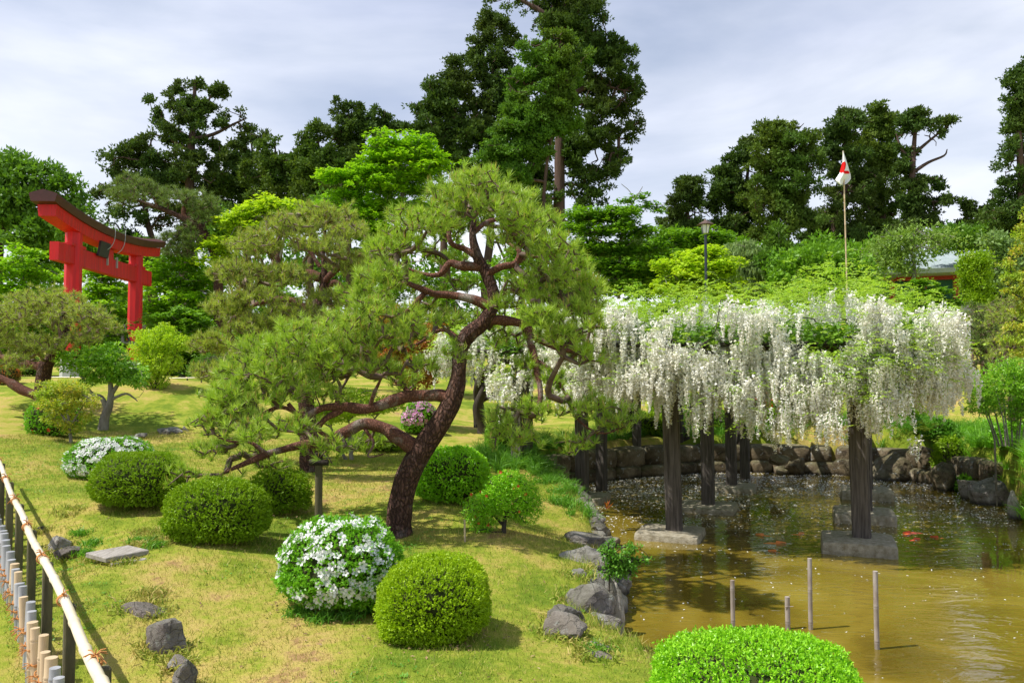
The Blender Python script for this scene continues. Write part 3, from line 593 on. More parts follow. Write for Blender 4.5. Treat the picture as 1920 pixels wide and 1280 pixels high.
def clipped_bush(name, label, cat, u, vb, w, h, H, lm, seed, nleaf=14000, L=.016, Wd=.008, dep=.9, sq=2.4, lump=.09, fl=None, nfl=0, fs=.05, zlo=-.25, group=None, d=None, flz=-1, under=.0, shoot=.014, flip=None, loose=0., tri=True):
    """rounded shrub seen w by h photo pixels, its foot at (u, vb); shoots of small leaves over a dark core added to block light"""
    g = np.random.default_rng(seed); p = pxz(u, vb, EYE - H) if d is None else px(u, vb, d); D = p[1]; rx = w / 2 * D / FPX; ry = rx * dep; hz = h * D / FPX
    cy_ = p[1] + ry * .55; z0 = gz(p[0], cy_); b0 = A([p[0], cy_, z0]); t = thing(name, label, cat, tuple(b0), group)
    def surf(D_):
        q = np.abs(D_) ** sq; r = q.sum(-1) ** (-1 / sq); V = D_ * r[:, None]; return V * (1 + lump * 3 * (fbm(V * 1.7 + seed, 2, seed) - .5)[:, None]) * (1 + .09 * (vnoise(V * 7, seed) - .5))[:, None]
    cz = hz * .40; S = A([rx, ry, hz - cz])
    def place(V): 
        Q = V * S; lowr = V[:, 2] < 0; rr_ = np.hypot(V[:, 0], V[:, 1]) + 1e-6; kk_ = np.where(lowr, 1 + .30 * np.minimum(1, np.abs(V[:, 2])) ** 1.5 * np.clip(1.25 - rr_, 0, 1) * 1.6, 1); Q[:, :2] *= kk_[:, None]; Q[:, 2] = np.where(V[:, 2] < 0, V[:, 2] * cz * .98, Q[:, 2]); return b0 + A([0, 0, cz + under]) + Q
    D_, F = ico(4); core = place(surf(D_) * (.87 - loose)); kid(MB().add(core, F, smooth=True), 'stems', M['core'], t)  # solid dark core in place of stems, added to block light inside
    ns_ = nleaf // 5; D_ = rdir(g, ns_ * 2); D_ = D_[(D_[:, 2] > -.85)][:ns_]; D_ = D_[vnoise(surf(D_) * 8.5, seed + 5) > .17]; V = surf(D_); inn = 1.01 + (g.random(len(D_)) < .05) * g.random(len(D_)) * .07 - g.random(len(V)) ** 2 * (.13 + loose * 1.6); Q = place(V * inn[:, None])
    nr = norm(V / S); tn = vnoise(Q * 5, seed) * .35; ax = norm(nr + A([0, 0, .35]) + rdir(g, len(V)) * .35); Q = np.repeat(Q, 5, 0); ax = np.repeat(ax, 5, 0); N = len(Q)
    a, s, w_ = basis(ax); th = g.uniform(.25, 1.45, N); ph = g.uniform(0, 2 * PI, N); dr = a * np.cos(th)[:, None] + (s * np.cos(ph)[:, None] + w_ * np.sin(ph)[:, None]) * np.sin(th)[:, None]
    Q = Q + a * g.uniform(-shoot, shoot, N)[:, None]
    tag(kid(leaves(MB(), Q, dr, norm(np.cross(dr, rdir(g, N))), L * g.uniform(.6, 1.2, N), Wd * (1.25 if tri else 1), np.clip(np.repeat(tn, 5) + g.random(N) * .65, 0, 1), tri), 'foliage', M[lm], t), kind='stuff')
    if D < 13.5: BASES.append((p[0], cy_, rx, ry))
    if fl:
        D_ = rdir(g, nfl * 12); D_ = D_[(D_[:, 2] > flz) & (D_[:, 2] > -.7)]; V = surf(D_); Q = place(V * 1.01); k = vnoise(V * 2.6 + 9, seed + 1) > g.uniform(.30, .62, len(V)); k &= (flip is None) | (D_ @ A(flip or (0, 0, 1)) > g.uniform(-.5, .5, len(V)))
        Q, V = Q[k][:nfl], V[k][:nfl]; flowers(t, Q, norm(V / S), fs, fl, g)
    return t
# ------------------------------------------------------------------ built things: gate, fence, arbour, lamp, flag, hall
M['red'] = simple('vermilion_paint', (.74, .007, .010), .5, .4, (.46, .008, .012), 2.2, 22, .35, .015, (4, 4, .35))
M['kasagi'] = simple('gate_roof_copper', (.095, .026, .024), .5, .4, (.06, .02, .018), 3, 20, .3, .01)
M['stone_foot'] = simple('gate_stone_foot', (.42, .41, .40), .8, .2, (.55, .54, .52), 5, 25, .4)
M['black'] = simple('black_lacquer', (.008, .009, .018), .45, .5)
M['chain'] = simple('galvanised', (.35, .35, .36), .5, .6)
# torii gate, its own frame: s along the lintel, t across it
TA, TB = px(133, 700, 28.0), px(251, 700, 33.4); e = (TB - TA)[:2]; SPAN = float(np.hypot(*e)); e = e / SPAN; f = A([e[1], -e[0]])       # f faces the camera side
mid = (TA + TB)[:2] / 2; Z0 = gz(*mid); gate = thing('torii_gate', 'tall vermilion torii gate with dark roofed lintel behind the left pine', 'torii gate', (mid[0], mid[1], Z0))
def W3(s, t, z): return A([mid[0] + e[0] * s + f[0] * t, mid[1] + e[1] * s + f[1] * t, z])
def profile_sweep(mb, secs, closed=True):
    """secs: list of rings (k,3)"""
    k = len(secs[0]); V = np.concatenate(secs); n = len(secs); F = [[i * k + j, i * k + (j + 1) % k, (i + 1) * k + (j + 1) % k, (i + 1) * k + j] for i in range(n - 1) for j in range(k)]
    mb.add(V, F); mb.add(secs[0], [list(range(k))[::-1]]); mb.add(secs[-1], [list(range(k))]); return mb
PT = EYE + 5.0                                                     # height of the pillar tops
PR = .28
for s0 in (-SPAN / 2, SPAN / 2):
    zt = PT + .15; n = 10; zb = Z0 - .3; mb = MB()
    secs = [A([W3(s0 + math.cos(a) * r, math.sin(a) * r, z) for a in (np.arange(8) + .5) / 8 * 2 * PI]) for z, r in ((Z0 + .75, PR * 1.04), (PT - 1.2, PR), (PT + .1, PR * .97))]
    pil = kid(profile_sweep(mb, secs), 'pillar', M['red'], gate)
    mb = MB(); profile_sweep(mb, [A([W3(s0 + math.cos(a) * r, math.sin(a) * r, z) for a in (np.arange(8) + .5) / 8 * 2 * PI]) for z, r in ((zb, PR * 1.3), (Z0 + .7, PR * 1.22), (Z0 + .752, PR * 1.1))])
    ft = kid(mb, 'footing', M['stone_foot'], gate)
def zc(s): return PT - .20 + .018 * s * s                        # the lintel sweeps up towards both ends
LL = SPAN / 2 + 2.15
secs = []; 
for s in np.linspace(-LL + .28, LL - .28, 25):
    z = zc(s); secs.append(A([W3(s, t, z + h) for t, h in ((-.27, 0), (.27, 0), (.31, .38), (-.31, .38))]))
kid(profile_sweep(MB(), secs), 'red_lintel', M['red'], gate)
secs = []
for i, s in enumerate(np.linspace(-LL, LL, 27)):
    z = zc(s) + .384; secs.append(A([W3(s, t, z + h) for t, h in ((-.38, 0), (.38, 0), (.44, .22), (.44, .27), (0, .40), (-.44, .27), (-.44, .22))]))
kid(profile_sweep(MB(), secs), 'roofed_lintel', M['kasagi'], gate)
ZN = EYE + 3.80; mb = MB(); hn = SPAN / 2 + 1.35
kid(profile_sweep(mb, [A([W3(s, t, ZN + h) for t, h in ((-.15, 0), (.15, 0), (.15, .62), (-.15, .62))]) for s in (-hn, hn)]), 'tie_beam', M['red'], gate)
mb = MB(); 
for s0 in (-SPAN / 2, SPAN / 2):
    for sg in (-1, 1): profile_sweep(mb, [A([W3(s, t, ZN + h) for t, h in ((-.19, .62), (.19, .62), (.19, .72), (-.19, .72))]) for s in sorted((s0 + sg * (PR - .04), s0 + sg * (PR + .26)))])
tag(kid(mb, 'wedges', M['red'], gate), kind='stuff')
profile_sweep(mb := MB(), [A([W3(s, t, z) for s, t in ((-.24, -.13), (.24, -.13), (.24, .13), (-.24, .13))]) for z in (ZN + .6, PT + .16)]); kid(mb, 'centre_strut', M['red'], gate)
profile_sweep(mb := MB(), [A([W3(s, t + k, z) for s, t in ((-1.35, -.04), (-.55, -.04), (-.55, .04), (-1.35, .04))]) for z, k in ((ZN + .55, .22), (PT - .1, .32))])
kid(mb, 'name_board', M['black'], gate)
for s0 in (-.55, .35):
    mb = MB(); ps = [W3(s0 + .1, .48, zc(s0) + .80), W3(s0, .49, zc(s0) + .3), W3(s0 - .1, .42, zc(s0) + .0), W3(s0 - .2, .3, PT - .35)]; tube(mb, smoothpath(ps, 4), .015, 5); kid(mb, 'cord', M['chain'], gate)
for s0 in (-.42, .42): box(mb := MB(), W3(s0, .18, ZN + .52), (.07, .06, .42), math.atan2(e[1], e[0])); kid(mb, 'bracket', M['chain'], gate)

# bamboo fence along the path
M['bamboo_pale'] = simple('pale_bamboo', (.62, .52, .34), .32, .6, (.74, .66, .50), 6)
M['bamboo_tan'] = simple('tan_bamboo', (.50, .36, .21), .4, .5, (.60, .47, .30), 5, None, 0, 0, (3, 3, .6))
M['bamboo_grey'] = simple('grey_bamboo', (.24, .25, .27), .45, .45, (.40, .41, .42), 5, None, 0, 0, (3, 3, .6))
M['cord'] = simple('palm_cord', (.42, .18, .06), .9, .1, (.58, .28, .10), 30)
M['fence_wood'] = simple('dark_fence_post', (.055, .05, .03), .85, .2, (.15, .14, .07), 8, 30, .6, .01, (2, 2, .3))
def bamboo(mb, a, b, r, k=10, sp_=.26, off=.1, r_=.5):
    """bamboo cane with swollen nodes and a pinched ring at each"""
    a, b = A(a), A(b); Ln = np.linalg.norm(b - a); ts, rs = [0], [r]; t = off
    while t < Ln - .03:
        for dt, q in ((-.012, 1.0), (-.004, 1.10), (0, .95), (.004, 1.12), (.014, 1.0)): ts.append(t + dt); rs.append(r * q)
        t += sp_
    ts.append(Ln); rs.append(r); return tube(mb, [a + (b - a) * (x / Ln) for x in ts], rs, k, r=r_)
def cordtie(mb, p, r, g, side, tail=.05):
    """a few turns of palm cord round a cane, with loose ends"""
    p = A(p)
    for i in range(3):
        an = np.linspace(0, 2 * PI, 13); w = norm(np.cross(side, A([0, 0, 1.]))); tilt = (i - 1) * .25
        ring = p + A([0, 0, (i - 1) * .006]) + (np.cos(an)[:, None] * side + np.sin(an)[:, None] * w) * (r + .005) + A([0, 0, 1.]) * (np.cos(an) * tilt * r * 2)[:, None]
        tube(mb, ring, .0035, 4, cap=False)
    for k in range(6):
        dr = norm(norm(side) * g.normal(0, 1) - w * 1. + A([0, 0, g.normal(-.1, .6)])); q = p - w * (r + .006); tube(mb, [q, q + dr * tail * .5, q + dr * tail + A([0, 0, -.012])], .0025, 3)
g = np.random.default_rng(11); fd = (FB - FA); fdh = norm(A([fd[0], fd[1], 0])); fn = A([fdh[1], -fdh[0], 0])         # fn points to the lawn
fence = thing('bamboo_fence', 'low bamboo fence along the path with lashed canes and pale top rail', 'fence', (FA[0], FA[1], gz(FA[0], FA[1])))
def rail(t): 
    p = FA + fd * t; p = p.copy(); p[2] += .05 * math.sin(PI * np.clip(t, 0, 1)) * -1; return p
ts = np.linspace(-.28, 1.5, 28); q = A([rail(t) for t in ts]); q[:, :2] += fn[:2] * ((vnoise(q * 1.1, 2) - .5) * .05)[:, None]; mb = MB(); pp = smoothpath(q, 8)
rr = np.interp(np.linspace(0, 1, len(pp)), [0, 1], [.027, .018]); sg_ = np.arange(len(pp)) % 9; rr = rr * np.where(sg_ == 0, 1.16, np.where(sg_ == 1, .93, 1)); kid(tube(mb, pp, rr, 12), 'top_rail', M['bamboo_pale'], fence)
for t in (-.12, .06, .235, .40, .56, .72, .88, 1.05, 1.25):
    p = rail(t) + fn * .035; zg = gz(p[0], p[1]); box(mb := MB(), (p[0], p[1], (zg - .2 + p[2] - .03) / 2), (.062, .058, p[2] - .03 - zg + .2), math.atan2(fdh[1], fdh[0]), bev=.008); kid(mb, 'post', M['fence_wood'], fence)
    mb = MB(); w = norm(np.cross(fdh, A([0, 0, 1.]))); an = np.linspace(0, 2 * PI, 13)
    for i in range(3):
        c0 = rail(t) + fdh * (i - 1) * .012; tube(mb, c0 + (np.cos(an)[:, None] * A([0, 0, 1.]) + np.sin(an)[:, None] * w) * .029, .004, 4, cap=False)
    for k in range(9):
        dr = norm(rdir(g, 1)[0] + A([0, 0, .5])); q = rail(t) + A([0, 0, .028]); tube(mb, [q, q + dr * .03, q + dr * .06 + A([0, 0, -.02])], .003, 3)
    kid(mb, 'cord_tie', M['cord'], fence)
mb = MB(); lo = [rail(t) - fn * .02 + A([0, 0, -.46]) for t in np.linspace(-.28, 1.5, 12)]; kid(tube(mb, lo, .017, 8), 'lower_rail', M['bamboo_pale'], fence)
t = -.25; i = 0
while t < 1.48:
    p = rail(t) - fn * .07; zg = gz(p[0], p[1]); top = p[2] - .27 + g.normal(0, .012); r = .030 * g.uniform(.85, 1.1); tan = (.21 < t < .345) or g.random() < .22
    ln = fn * g.normal(0, .01) + fdh * g.normal(0, .012); mb = MB(); bamboo(mb, (p[0], p[1], zg - .05), A([p[0], p[1], top]) + ln, r, 10, .28, g.uniform(.1, .3))
    kid(mb, 'cane', M['bamboo_tan' if tan else 'bamboo_grey'], fence)
    mb = MB(); cordtie(mb, A([p[0], p[1], p[2] - .46 + g.normal(0, .01)]), r, g, fdh); kid(mb, 'cord_tie', M['cord'], fence); t += .0262 * (1 + .25 * (i % 2)); i += 1

# wisteria arbour: posts on concrete pads in the pond
M['post'] = simple('weathered_post', (.045, .038, .034), .85, .2, (.19, .165, .145), 6, 40, .8, .02, (6, 6, .35))
M['concrete'] = simple('old_concrete', (.30, .25, .16), .92, .2, (.62, .57, .45), 13, 60, 1., .05)
U, Vv = A([1.05, 2.25]), A([-2.4, .47]); g = np.random.default_rng(21)
pads = [('front right', 1608, 1006, .17, .94), ('mid right', 1619, 955, .17, .94), ('back right', 1624, 915, .17, .94), ('front left', 1257, 992, .10, .94), ('mid left', 1326, 944, .10, 1.0), ('back left', 1370, 908, .10, 1.0), ('far left', 1090, 926, .12, .95)]
PADL = ['square concrete pad in the pond under the frontmost right arbour post', 'concrete pad under the second post of the right arbour row', 'concrete pad under the rearmost pond post of the right row', 'low concrete pad under the front left arbour post',
        'mossy low concrete pad under the second post of the left row', 'cracked shaded concrete pad under the back post of the left row', 'concrete pad against the left bank under the pine-side post']
arb = thing('wisteria_arbour', 'dark timber arbour standing in the pond and carrying the white wisteria', 'arbour', (4.2, 13.5, 0)); TZ = 2.62; ppos = []
wa = math.atan2(U[1], U[0]) - PI / 2
for (nm, u, v, top, wd), lb in zip(pads, PADL):
    p = pxz(u, v, top); D_, F = ico(3); mb = MB()
    a = math.atan2(.47, -2.4) + PI; V = np.sign(D_) * np.abs(D_) ** .16 * A([wd / 2, wd / 2, .34]) ; V = V * (1 + .035 * (fbm(V * 7 + u, 3)[:, None] - .5)); V = V + D_ * .018 * (fbm(V * 28, 2)[:, None] - .5) 
    # finer block so that edges stay crisp but worn
    N = 22; gg = np.linspace(-1, 1, N); faces = []; mb = MB()
    for axx in range(3):
        for sg in (-1, 1):
            X, Y = np.meshgrid(gg, gg); Z = np.full_like(X, sg); Q = np.zeros((N * N, 3)); Q[:, axx] = Z.ravel(); Q[:, (axx + 1) % 3] = X.ravel(); Q[:, (axx + 2) % 3] = Y.ravel()
            Q = Q * (1 - .035 * (np.abs(Q) ** 8).sum(1, keepdims=True).clip(1, 3) + .035); S3 = Q * A([wd / 2, wd / 2, .34]); S3 = S3 + norm(Q) * (.030 * (fbm(S3 * 14 + u, 3) - .5))[:, None]
            i, j = np.meshgrid(np.arange(N - 1), np.arange(N - 1), indexing='ij'); Fq = np.stack([i * N + j, i * N + j + 1, (i + 1) * N + j + 1, (i + 1) * N + j], -1).reshape(-1, 4)
            mb.add(rotz(S3, -.36) + p - A([0, 0, .34]), Fq if sg > 0 else Fq[:, ::-1], smooth=True)
    o = mb.build('concrete_pad', M['concrete'], loc=(p[0], p[1], p[2])); tag(o, lb, 'concrete pad', 'concrete pads under the arbour posts'); ppos.append(p)
def post(p, z0, w=.215, top=TZ, lean=(0, 0), name='post'):
    mb = MB(); n = 9; secs = []
    for k in np.linspace(0, 1, n):
        c = A([p[0] + lean[0] * (1 - k), p[1] + lean[1] * (1 - k), z0 + (top - z0) * k]); b = w / 2; ch = .02; a0 = -.36 + .10 * math.sin(p[0] * 9)
        R_ = [(b, -b + ch), (b, b - ch), (b - ch, b), (-b + ch, b), (-b, b - ch), (-b, -b + ch), (-b + ch, -b), (b - ch, -b)]; secs.append(A([(c[0] + x * math.cos(a0) - y * math.sin(a0), c[1] + x * math.sin(a0) + y * math.cos(a0), c[2]) for x, y in R_]))
    return kid(profile_sweep(mb, secs), name, M['post'], arb)
for i, p in enumerate(ppos): post(p, p[2] - .03, lean=((.06, 0) if i in (0, 3) else (.02, 0)), w=.235 if i in (0, 3) else .215)
for x_, y_ in ((px(1128, 880, 16.6)[0], 16.6), (px(970, 870, 15.0)[0], 15.0), (px(988, 860, 15.9)[0], 15.9), (5.3, 18.3), (7.9, 18.0), (2.95, 19.0), (px(1128, 740, 21)[0], 21)): post((x_, y_), gz(x_, y_) - .15 if pond_sd(A([x_]), A([y_]))[0] > -.1 else -.3, w=.2)
beam = simple('arbour_beam', (.03, .026, .022), .85, .2, (.09, .075, .06), 6)
for s in np.linspace(-.2, 4.1, 5):      # long beams along the row, poles across
    a = A([4.62, 10.5]) + Vv * s * .5; b = a + U * 3.7; 
    if s > 2: a = a + U * (.9 + (s - 2) * .35)
    c = (a + b) / 2; box(mb := MB(), (c[0], c[1], TZ + .07), (.15, np.hypot(*(b - a)) , .16), math.atan2(*(b - a)[::-1]) - PI / 2); kid(mb, 'beam', beam, arb)
for s in np.linspace(.1, 3.6, 13):
    a = A([5.0, 10.4]) + U * s; b = a + Vv * (1.9 if s < 1. else 2.9) ; tube(mb := MB(), [(*a, TZ + .185), (*((a + b) / 2), TZ + .18), (*b, TZ + .185)], .035, 7); kid(mb, 'cross_pole', beam, arb)

# bamboo stakes in the water
M['stake'] = simple('weathered_stake', (.20, .15, .115), .6, .4, (.46, .42, .38), 4, None, 0, 0, (2, 2, .8))
for (u, vb, vt, w, lb) in ((1375, 1176, 1087, 8, 'leftmost bamboo stake in the pond, just behind the lime bush'), (1478, 1178, 1118, 9, 'shortest bamboo stake in the pond, a twig tied near its top'), (1520, 1179, 1046, 8, 'tall straight bamboo stake rising highest from the ochre water'), (1645, 1216, 1070, 9, 'bamboo stake standing apart on the right, leaning a little left')):
    p = pxz(u, vb, 0); D = p[1]; q = px(u - (4 if u == 1645 else 2), vt, D); mb = MB(); bamboo(mb, p - A([0, 0, .4]), q, w / 2 * D / FPX, 10, .30, .46); tag(mb.build('bamboo_stake', M['stake'], loc=tuple(p)), lb, 'bamboo stake', 'bamboo stakes standing in the pond')
    if u == 1478: tube(mb := MB(), [q + A([-.03, -.02, -.09]), q + A([.05, -.02, -.085])], .004, 4); mb.build('twig', M['stake']).parent = None; o = bpy.data.objects['twig']; o.data.transform(Matrix.Translation(-Vector(p))); o.parent = [x for x in bpy.data.objects if x.name.startswith('bamboo_stake')][-1]
# prop under the pine limb
M['prop'] = simple('prop_post', (.085, .075, .04), .8, .25, (.17, .15, .08), 7, 30, .5, .01, (3, 3, .3))
p = pxz(597, 988, EYE - 1.73); zt = px(597, 866, p[1])[2]; pr = thing('prop_post', 'round timber prop with crosspiece holding up the low pine limb', 'prop post', (p[0], p[1], gz(p[0], p[1])))
kid(tube(MB(), [(p[0], p[1], p[2] - .2), (p[0], p[1], zt)], .042, 14), 'post', M['prop'], pr)
kid(tube(MB(), [(p[0] - .10, p[1] - .03, zt + .0), (p[0] + .11, p[1] - .03, zt + .0)], .035, 12), 'crosspiece', M['dark_bark'], pr)
tube(mb := MB(), [(p[0] - .01, p[1], zt - .01), (p[0], p[1], zt + .10)], .045, 10); kid(mb, 'padding', M['dark_bark'], pr)
p = pxz(872, 1026, EYE - 1.82); tube(mb := MB(), [p, px(871, 974, p[1])], .011, 7); tag(mb.build('thin_stake', simple('stake_wood', (.45, .36, .22), .7), loc=tuple(p)), 'thin pale wooden stake beside the red-flowering shrub', 'stake')
# street lamp
p = px(1326, 560, 28.); z0 = gz(p[0], p[1]); lamp = thing('lamp_post', 'slender dark garden lamp with white lantern above the wisteria', 'lamp post', (p[0], p[1], z0)); M['metal'] = simple('dark_blue_metal', (.02, .028, .045), .45, .5)
zt = px(1322, 440, 28.)[2]; tube(mb := MB(), [(p[0], p[1], z0), (p[0] - .02, p[1], z0 + 1.0), (p[0] - .04, p[1], zt)], [.075, .055, .045], 12); kid(mb, 'pole', M['metal'], lamp)
c = A([p[0] - .04, p[1], zt]); glass = simple('frosted_lantern_glass', (.75, .76, .78), .3, .5)
kid(profile_sweep(MB(), [A([c + (math.cos(a) * r, math.sin(a) * r, z) for a in (np.arange(6) + .5) / 6 * 2 * PI]) for z, r in ((.05, .10), (.34, .165))]), 'lantern', glass, lamp)
mb = MB(); 
for a in (np.arange(6) + .5) / 6 * 2 * PI: tube(mb, [c + A([math.cos(a) * .105, math.sin(a) * .105, .03]), c + A([math.cos(a) * .172, math.sin(a) * .172, .35])], .010, 5)
kid(mb, 'lantern_frame', M['metal'], lamp)
kid(profile_sweep(MB(), [A([c + (math.cos(a) * r, math.sin(a) * r, z) for a in (np.arange(6) + .5) / 6 * 2 * PI]) for z, r in ((.345, .30), (.365, .30), (.50, .05), (.56, .02))]), 'cap', simple('lamp_cap', (.10, .06, .045), .6), lamp)
# flagpole and flag
D = 27.; a, b = px(1590, 560, D), px(1581, 283, D); a[2] = gz(a[0], a[1]); fp = MB(); bamboo(fp, a - A([0, 0, .3]), b, .024, 8, .45, .2); tag(fp.build('flagpole', M['bamboo_tan'], loc=tuple(a)), 'thin bamboo flagpole standing among the shrubs beyond the wisteria', 'flagpole')
top = px(1580.5, 285, D); N = 44; I, J = np.meshgrid(np.linspace(0, 1, N), np.linspace(0, 1, N), indexing='ij')
def edge(pts, t): return np.interp(t, [q[1] for q in pts], [q[0] for q in pts])
L_ = [(1580.5, 283), (1579, 305), (1574, 325), (1568, 334), (1566, 337), (1568, 341), (1572, 345), (1576, 347)]; R_ = [(1581, 283), (1586, 298), (1591, 314), (1595, 328), (1595.5, 335), (1592, 340), (1587, 345), (1580, 347)]
vv = 283 + 64 * J; uu = edge(L_, vv) * (1 - I) + edge(R_, vv) * I; dd = D - .05 + .10 * np.sin(I * 7 + J * 3) * J + .12 * (I - .4) ** 2
Q = A([px(u, v, d_) for u, v, d_ in zip(uu.ravel(), vv.ravel(), dd.ravel())]); i, j = np.meshgrid(np.arange(N - 1), np.arange(N - 1), indexing='ij'); F = np.stack([i * N + j, i * N + j + 1, (i + 1) * N + j + 1, (i + 1) * N + j], -1).reshape(-1, 4)
fc = np.stack([uu, vv], -1).reshape(-1, 2)[F].mean(1); 
def ell(c0, r0, an):
    q = fc - A(c0); c_, s_ = math.cos(an), math.sin(an); x_ = q[:, 0] * c_ + q[:, 1] * s_; y_ = -q[:, 0] * s_ + q[:, 1] * c_; return (x_ / r0[0]) ** 2 + (y_ / r0[1]) ** 2 < 1
rd = ell((1580.3, 314), (5.0, 11.5), .32) | ell((1587, 323.2), (6.2, 3.2), .1); cloth = simple('flag_cloth', (.80, .80, .80), .8, .1); rcl = simple('flag_red', (.72, .012, .012), .8, .1); mb = MB(); mb.add(Q, F[~rd], m=0, smooth=True); mb.V.append(np.zeros((0, 3)))
mb.F.append(F[rd]); k = int(rd.sum()); mb.R.append(np.full(k, .5)); mb.M.append(np.ones(k)); mb.S.append(np.ones(k, bool)); tag(mb.build('flag', [cloth, rcl], loc=tuple(top)), 'white flag with a red disc hanging in folds from the bamboo pole', 'flag')
bpy.data.objects['flag'].modifiers.new('thick', 'SOLIDIFY').thickness = .004

# shrine hall behind the trees on the right
M['wall_red'] = simple('hall_red_paint', (.42, .035, .02), .55, .4, (.33, .03, .02), 3)
M['shutter'] = simple('green_shutter', (.02, .10, .06), .6, .3); M['roof'] = simple('pale_copper_roof', (.26, .33, .33), .55, .4, (.38, .44, .45), 3); M['plaster'] = simple('dim_plaster', (.55, .52, .46), .8)
c = px(1748, 560, 47.); hx, hy = c[0], 49.; z0 = min(gz(hx, hy), px(1745, 600, 47.)[2]); hall = thing('shrine_hall', 'red timber shrine hall with pale curved roof half hidden by trees', 'shrine hall', (hx, hy, z0)); rzh = -.32
def HL(x_, y_, z_): return A([hx + x_ * math.cos(rzh) - y_ * math.sin(rzh), hy + x_ * math.sin(rzh) + y_ * math.cos(rzh), z_])
zf = z0 + .9; zw = px(1745, 522, 47.)[2]
box(mb := MB(), HL(0, 0, z0 + .2), (11.4, 7.4, 1.6), rzh); kid(mb, 'stone_base', M['stone_foot'], hall)
box(mb := MB(), HL(0, 0, (zf + zw) / 2 + .1), (10, 6, zw - zf + .3), rzh); kid(mb, 'wall', M['plaster'], hall)
for x_ in np.linspace(-5, 5, 7):
    box(mb := MB(), HL(x_, -3.05, (zf + zw) / 2 + .05), (.28, .28, zw - zf + .3), rzh); kid(mb, 'pillar', M['wall_red'], hall)
for x_ in (np.linspace(-5, 5, 7)[:-1] + 10 / 12):
    box(mb := MB(), HL(x_, -3.04, zf + (zw - zf) * .52), (1.3, .1, (zw - zf) * .7), rzh); w_ = kid(mb, 'shutter', M['shutter'], hall)
for z_, h_ in ((zf + .12, .2), (zw - .1, .25)): box(mb := MB(), HL(0, -3.13, z_), (10.6, .2, h_), rzh); kid(mb, 'rail_beam', M['wall_red'], hall)
secs = []; zr = zw + .05
for x_, k in ((-7.2, 0), (-5.6, .55), (-4.2, .96), (0, 1), (4.2, .96), (5.6, .55), (7.2, 0)):
    sw = .35 * (abs(x_) / 7.2) ** 4; ring = []
    for q in np.linspace(-1, 1, 15): 
        h_ = (1 - abs(q)) ** 1.35 * 1.75 * (k if abs(x_) > 4.1 else 1); ring.append(HL(x_, q * 5.0 * (1 if True else 1), zr + .18 + h_ + sw * abs(q) ** 3))
    for q in np.linspace(1, -1, 15): ring.append(HL(x_, q * 4.9, zr + sw * abs(q) ** 3 - .06))
    secs.append(A(ring))
kid(profile_sweep(MB(), secs), 'roof', M['roof'], hall)
# free standing red gate post with small roof
p = px(1858, 560, 40.); z0 = gz(p[0], p[1]); gp = thing('gate_post', 'red post with a small pale tiled cap beside the clipped column tree', 'post', (p[0], p[1], z0)); zt = px(1858, 480, 40.)[2]
box(mb := MB(), (p[0], p[1], (z0 + zt) / 2), (.42, .42, zt - z0), .2); kid(mb, 'post', M['wall_red'], gp); box(mb := MB(), (p[0], p[1], zt + .08), (1.0, .8, .14), .2, bev=.03); box(mb, (p[0], p[1], zt + .22), (.8, .5, .13), .2, bev=.03); kid(mb, 'cap', M['roof'], gp)
box(mb := MB(), px(1880, 552, 38.) + A([0, 0, 0]), (3.4, .5, 1.3), .1, bev=.03); o = tag(mb.build('stone_wall', simple('dark_wall', (.09, .09, .09), .9, .2, (.16, .16, .15), 4), loc=tuple(px(1880, 552, 38.))), 'low dark stone wall behind the red azalea on the right', 'wall')
# pale slatted fence on the right rise
a, b = px(1785, 604, 31.), px(1868, 606, 30.); a[2] = px(1785, 609, 31)[2]; b[2] = a[2]; wf = thing('slat_fence', 'low weathered grey slat fence on the rise right of the wisteria', 'fence', tuple((a + b) / 2 - A([0, 0, .3]))); fw = simple('pale_fence_wood', (.42, .40, .38), .8, .2, (.56, .54, .52), 8)
for z_ in (-.02, -.38): tube(mb := MB(), [a + A([0, 0, z_]), b + A([0, 0, z_])], .03, 6); kid(mb, 'rail', fw, wf)
for k in np.linspace(0, 1, 15): q = a + (b - a) * k + A([0, -.03, 0]); box(mb := MB(), q - A([0, 0, .3]), (.04, .03, .85), 0); kid(mb, 'slat', fw, wf)
# thin bamboo rail fences at the back of the lawn
def railfence(pts, lb, zoff=.42, posts=6):
    P_ = []
    for u, v, d_ in pts: q = px(u, v, d_); P_.append(q)
    P_ = A(P_); t = thing('rail_fence', lb, 'fence', (P_[0][0], P_[0][1], gz(P_[0][0], P_[0][1]))); kid(tube(MB(), smoothpath(P_, 4), .018, 6), 'rail', M['bamboo_pale'], t); q = smoothpath(P_, posts)
    for c_ in q[::2]: kid(tube(MB(), [(c_[0], c_[1], gz(c_[0], c_[1]) - .1), c_ + A([0, 0, -.005])], .022, 6), 'post', M['fence_wood'], t)
railfence([(90, 707, 22.5), (200, 708, 22.5), (320, 709, 22.2), (400, 707, 22), (440, 706, 22)], 'thin pale rail fence crossing behind the left lawn')
railfence([(-60, 719, 21.), (0, 717, 21), (42, 720, 21)], 'short dark red rail at the left edge under the pine')
# plank bridging the ditch
M['plank'] = simple('weathered_plank', (.22, .195, .165), .85, .2, (.42, .39, .35), 5, 50, .6, .01, (6, 1, 6))
p = pxz(220, 1056, EYE - 1.73); zz = max(p[2], gz(p[0], p[1])) + .045; pb = thing('plank_bridge', 'small weathered plank laid over the stone-edged ditch', 'plank', (p[0], p[1], zz - .05))
box(mb := MB(), (p[0], p[1], zz), (.36, .40, .045), -.62, bev=.006); kid(mb, 'plank', M['plank'], pb); box(mb := MB(), (p[0] + .18, p[1] - .16, zz - .05), (.07, .30, .05), -.9, bev=.006); kid(mb, 'batten', M['plank'], pb)
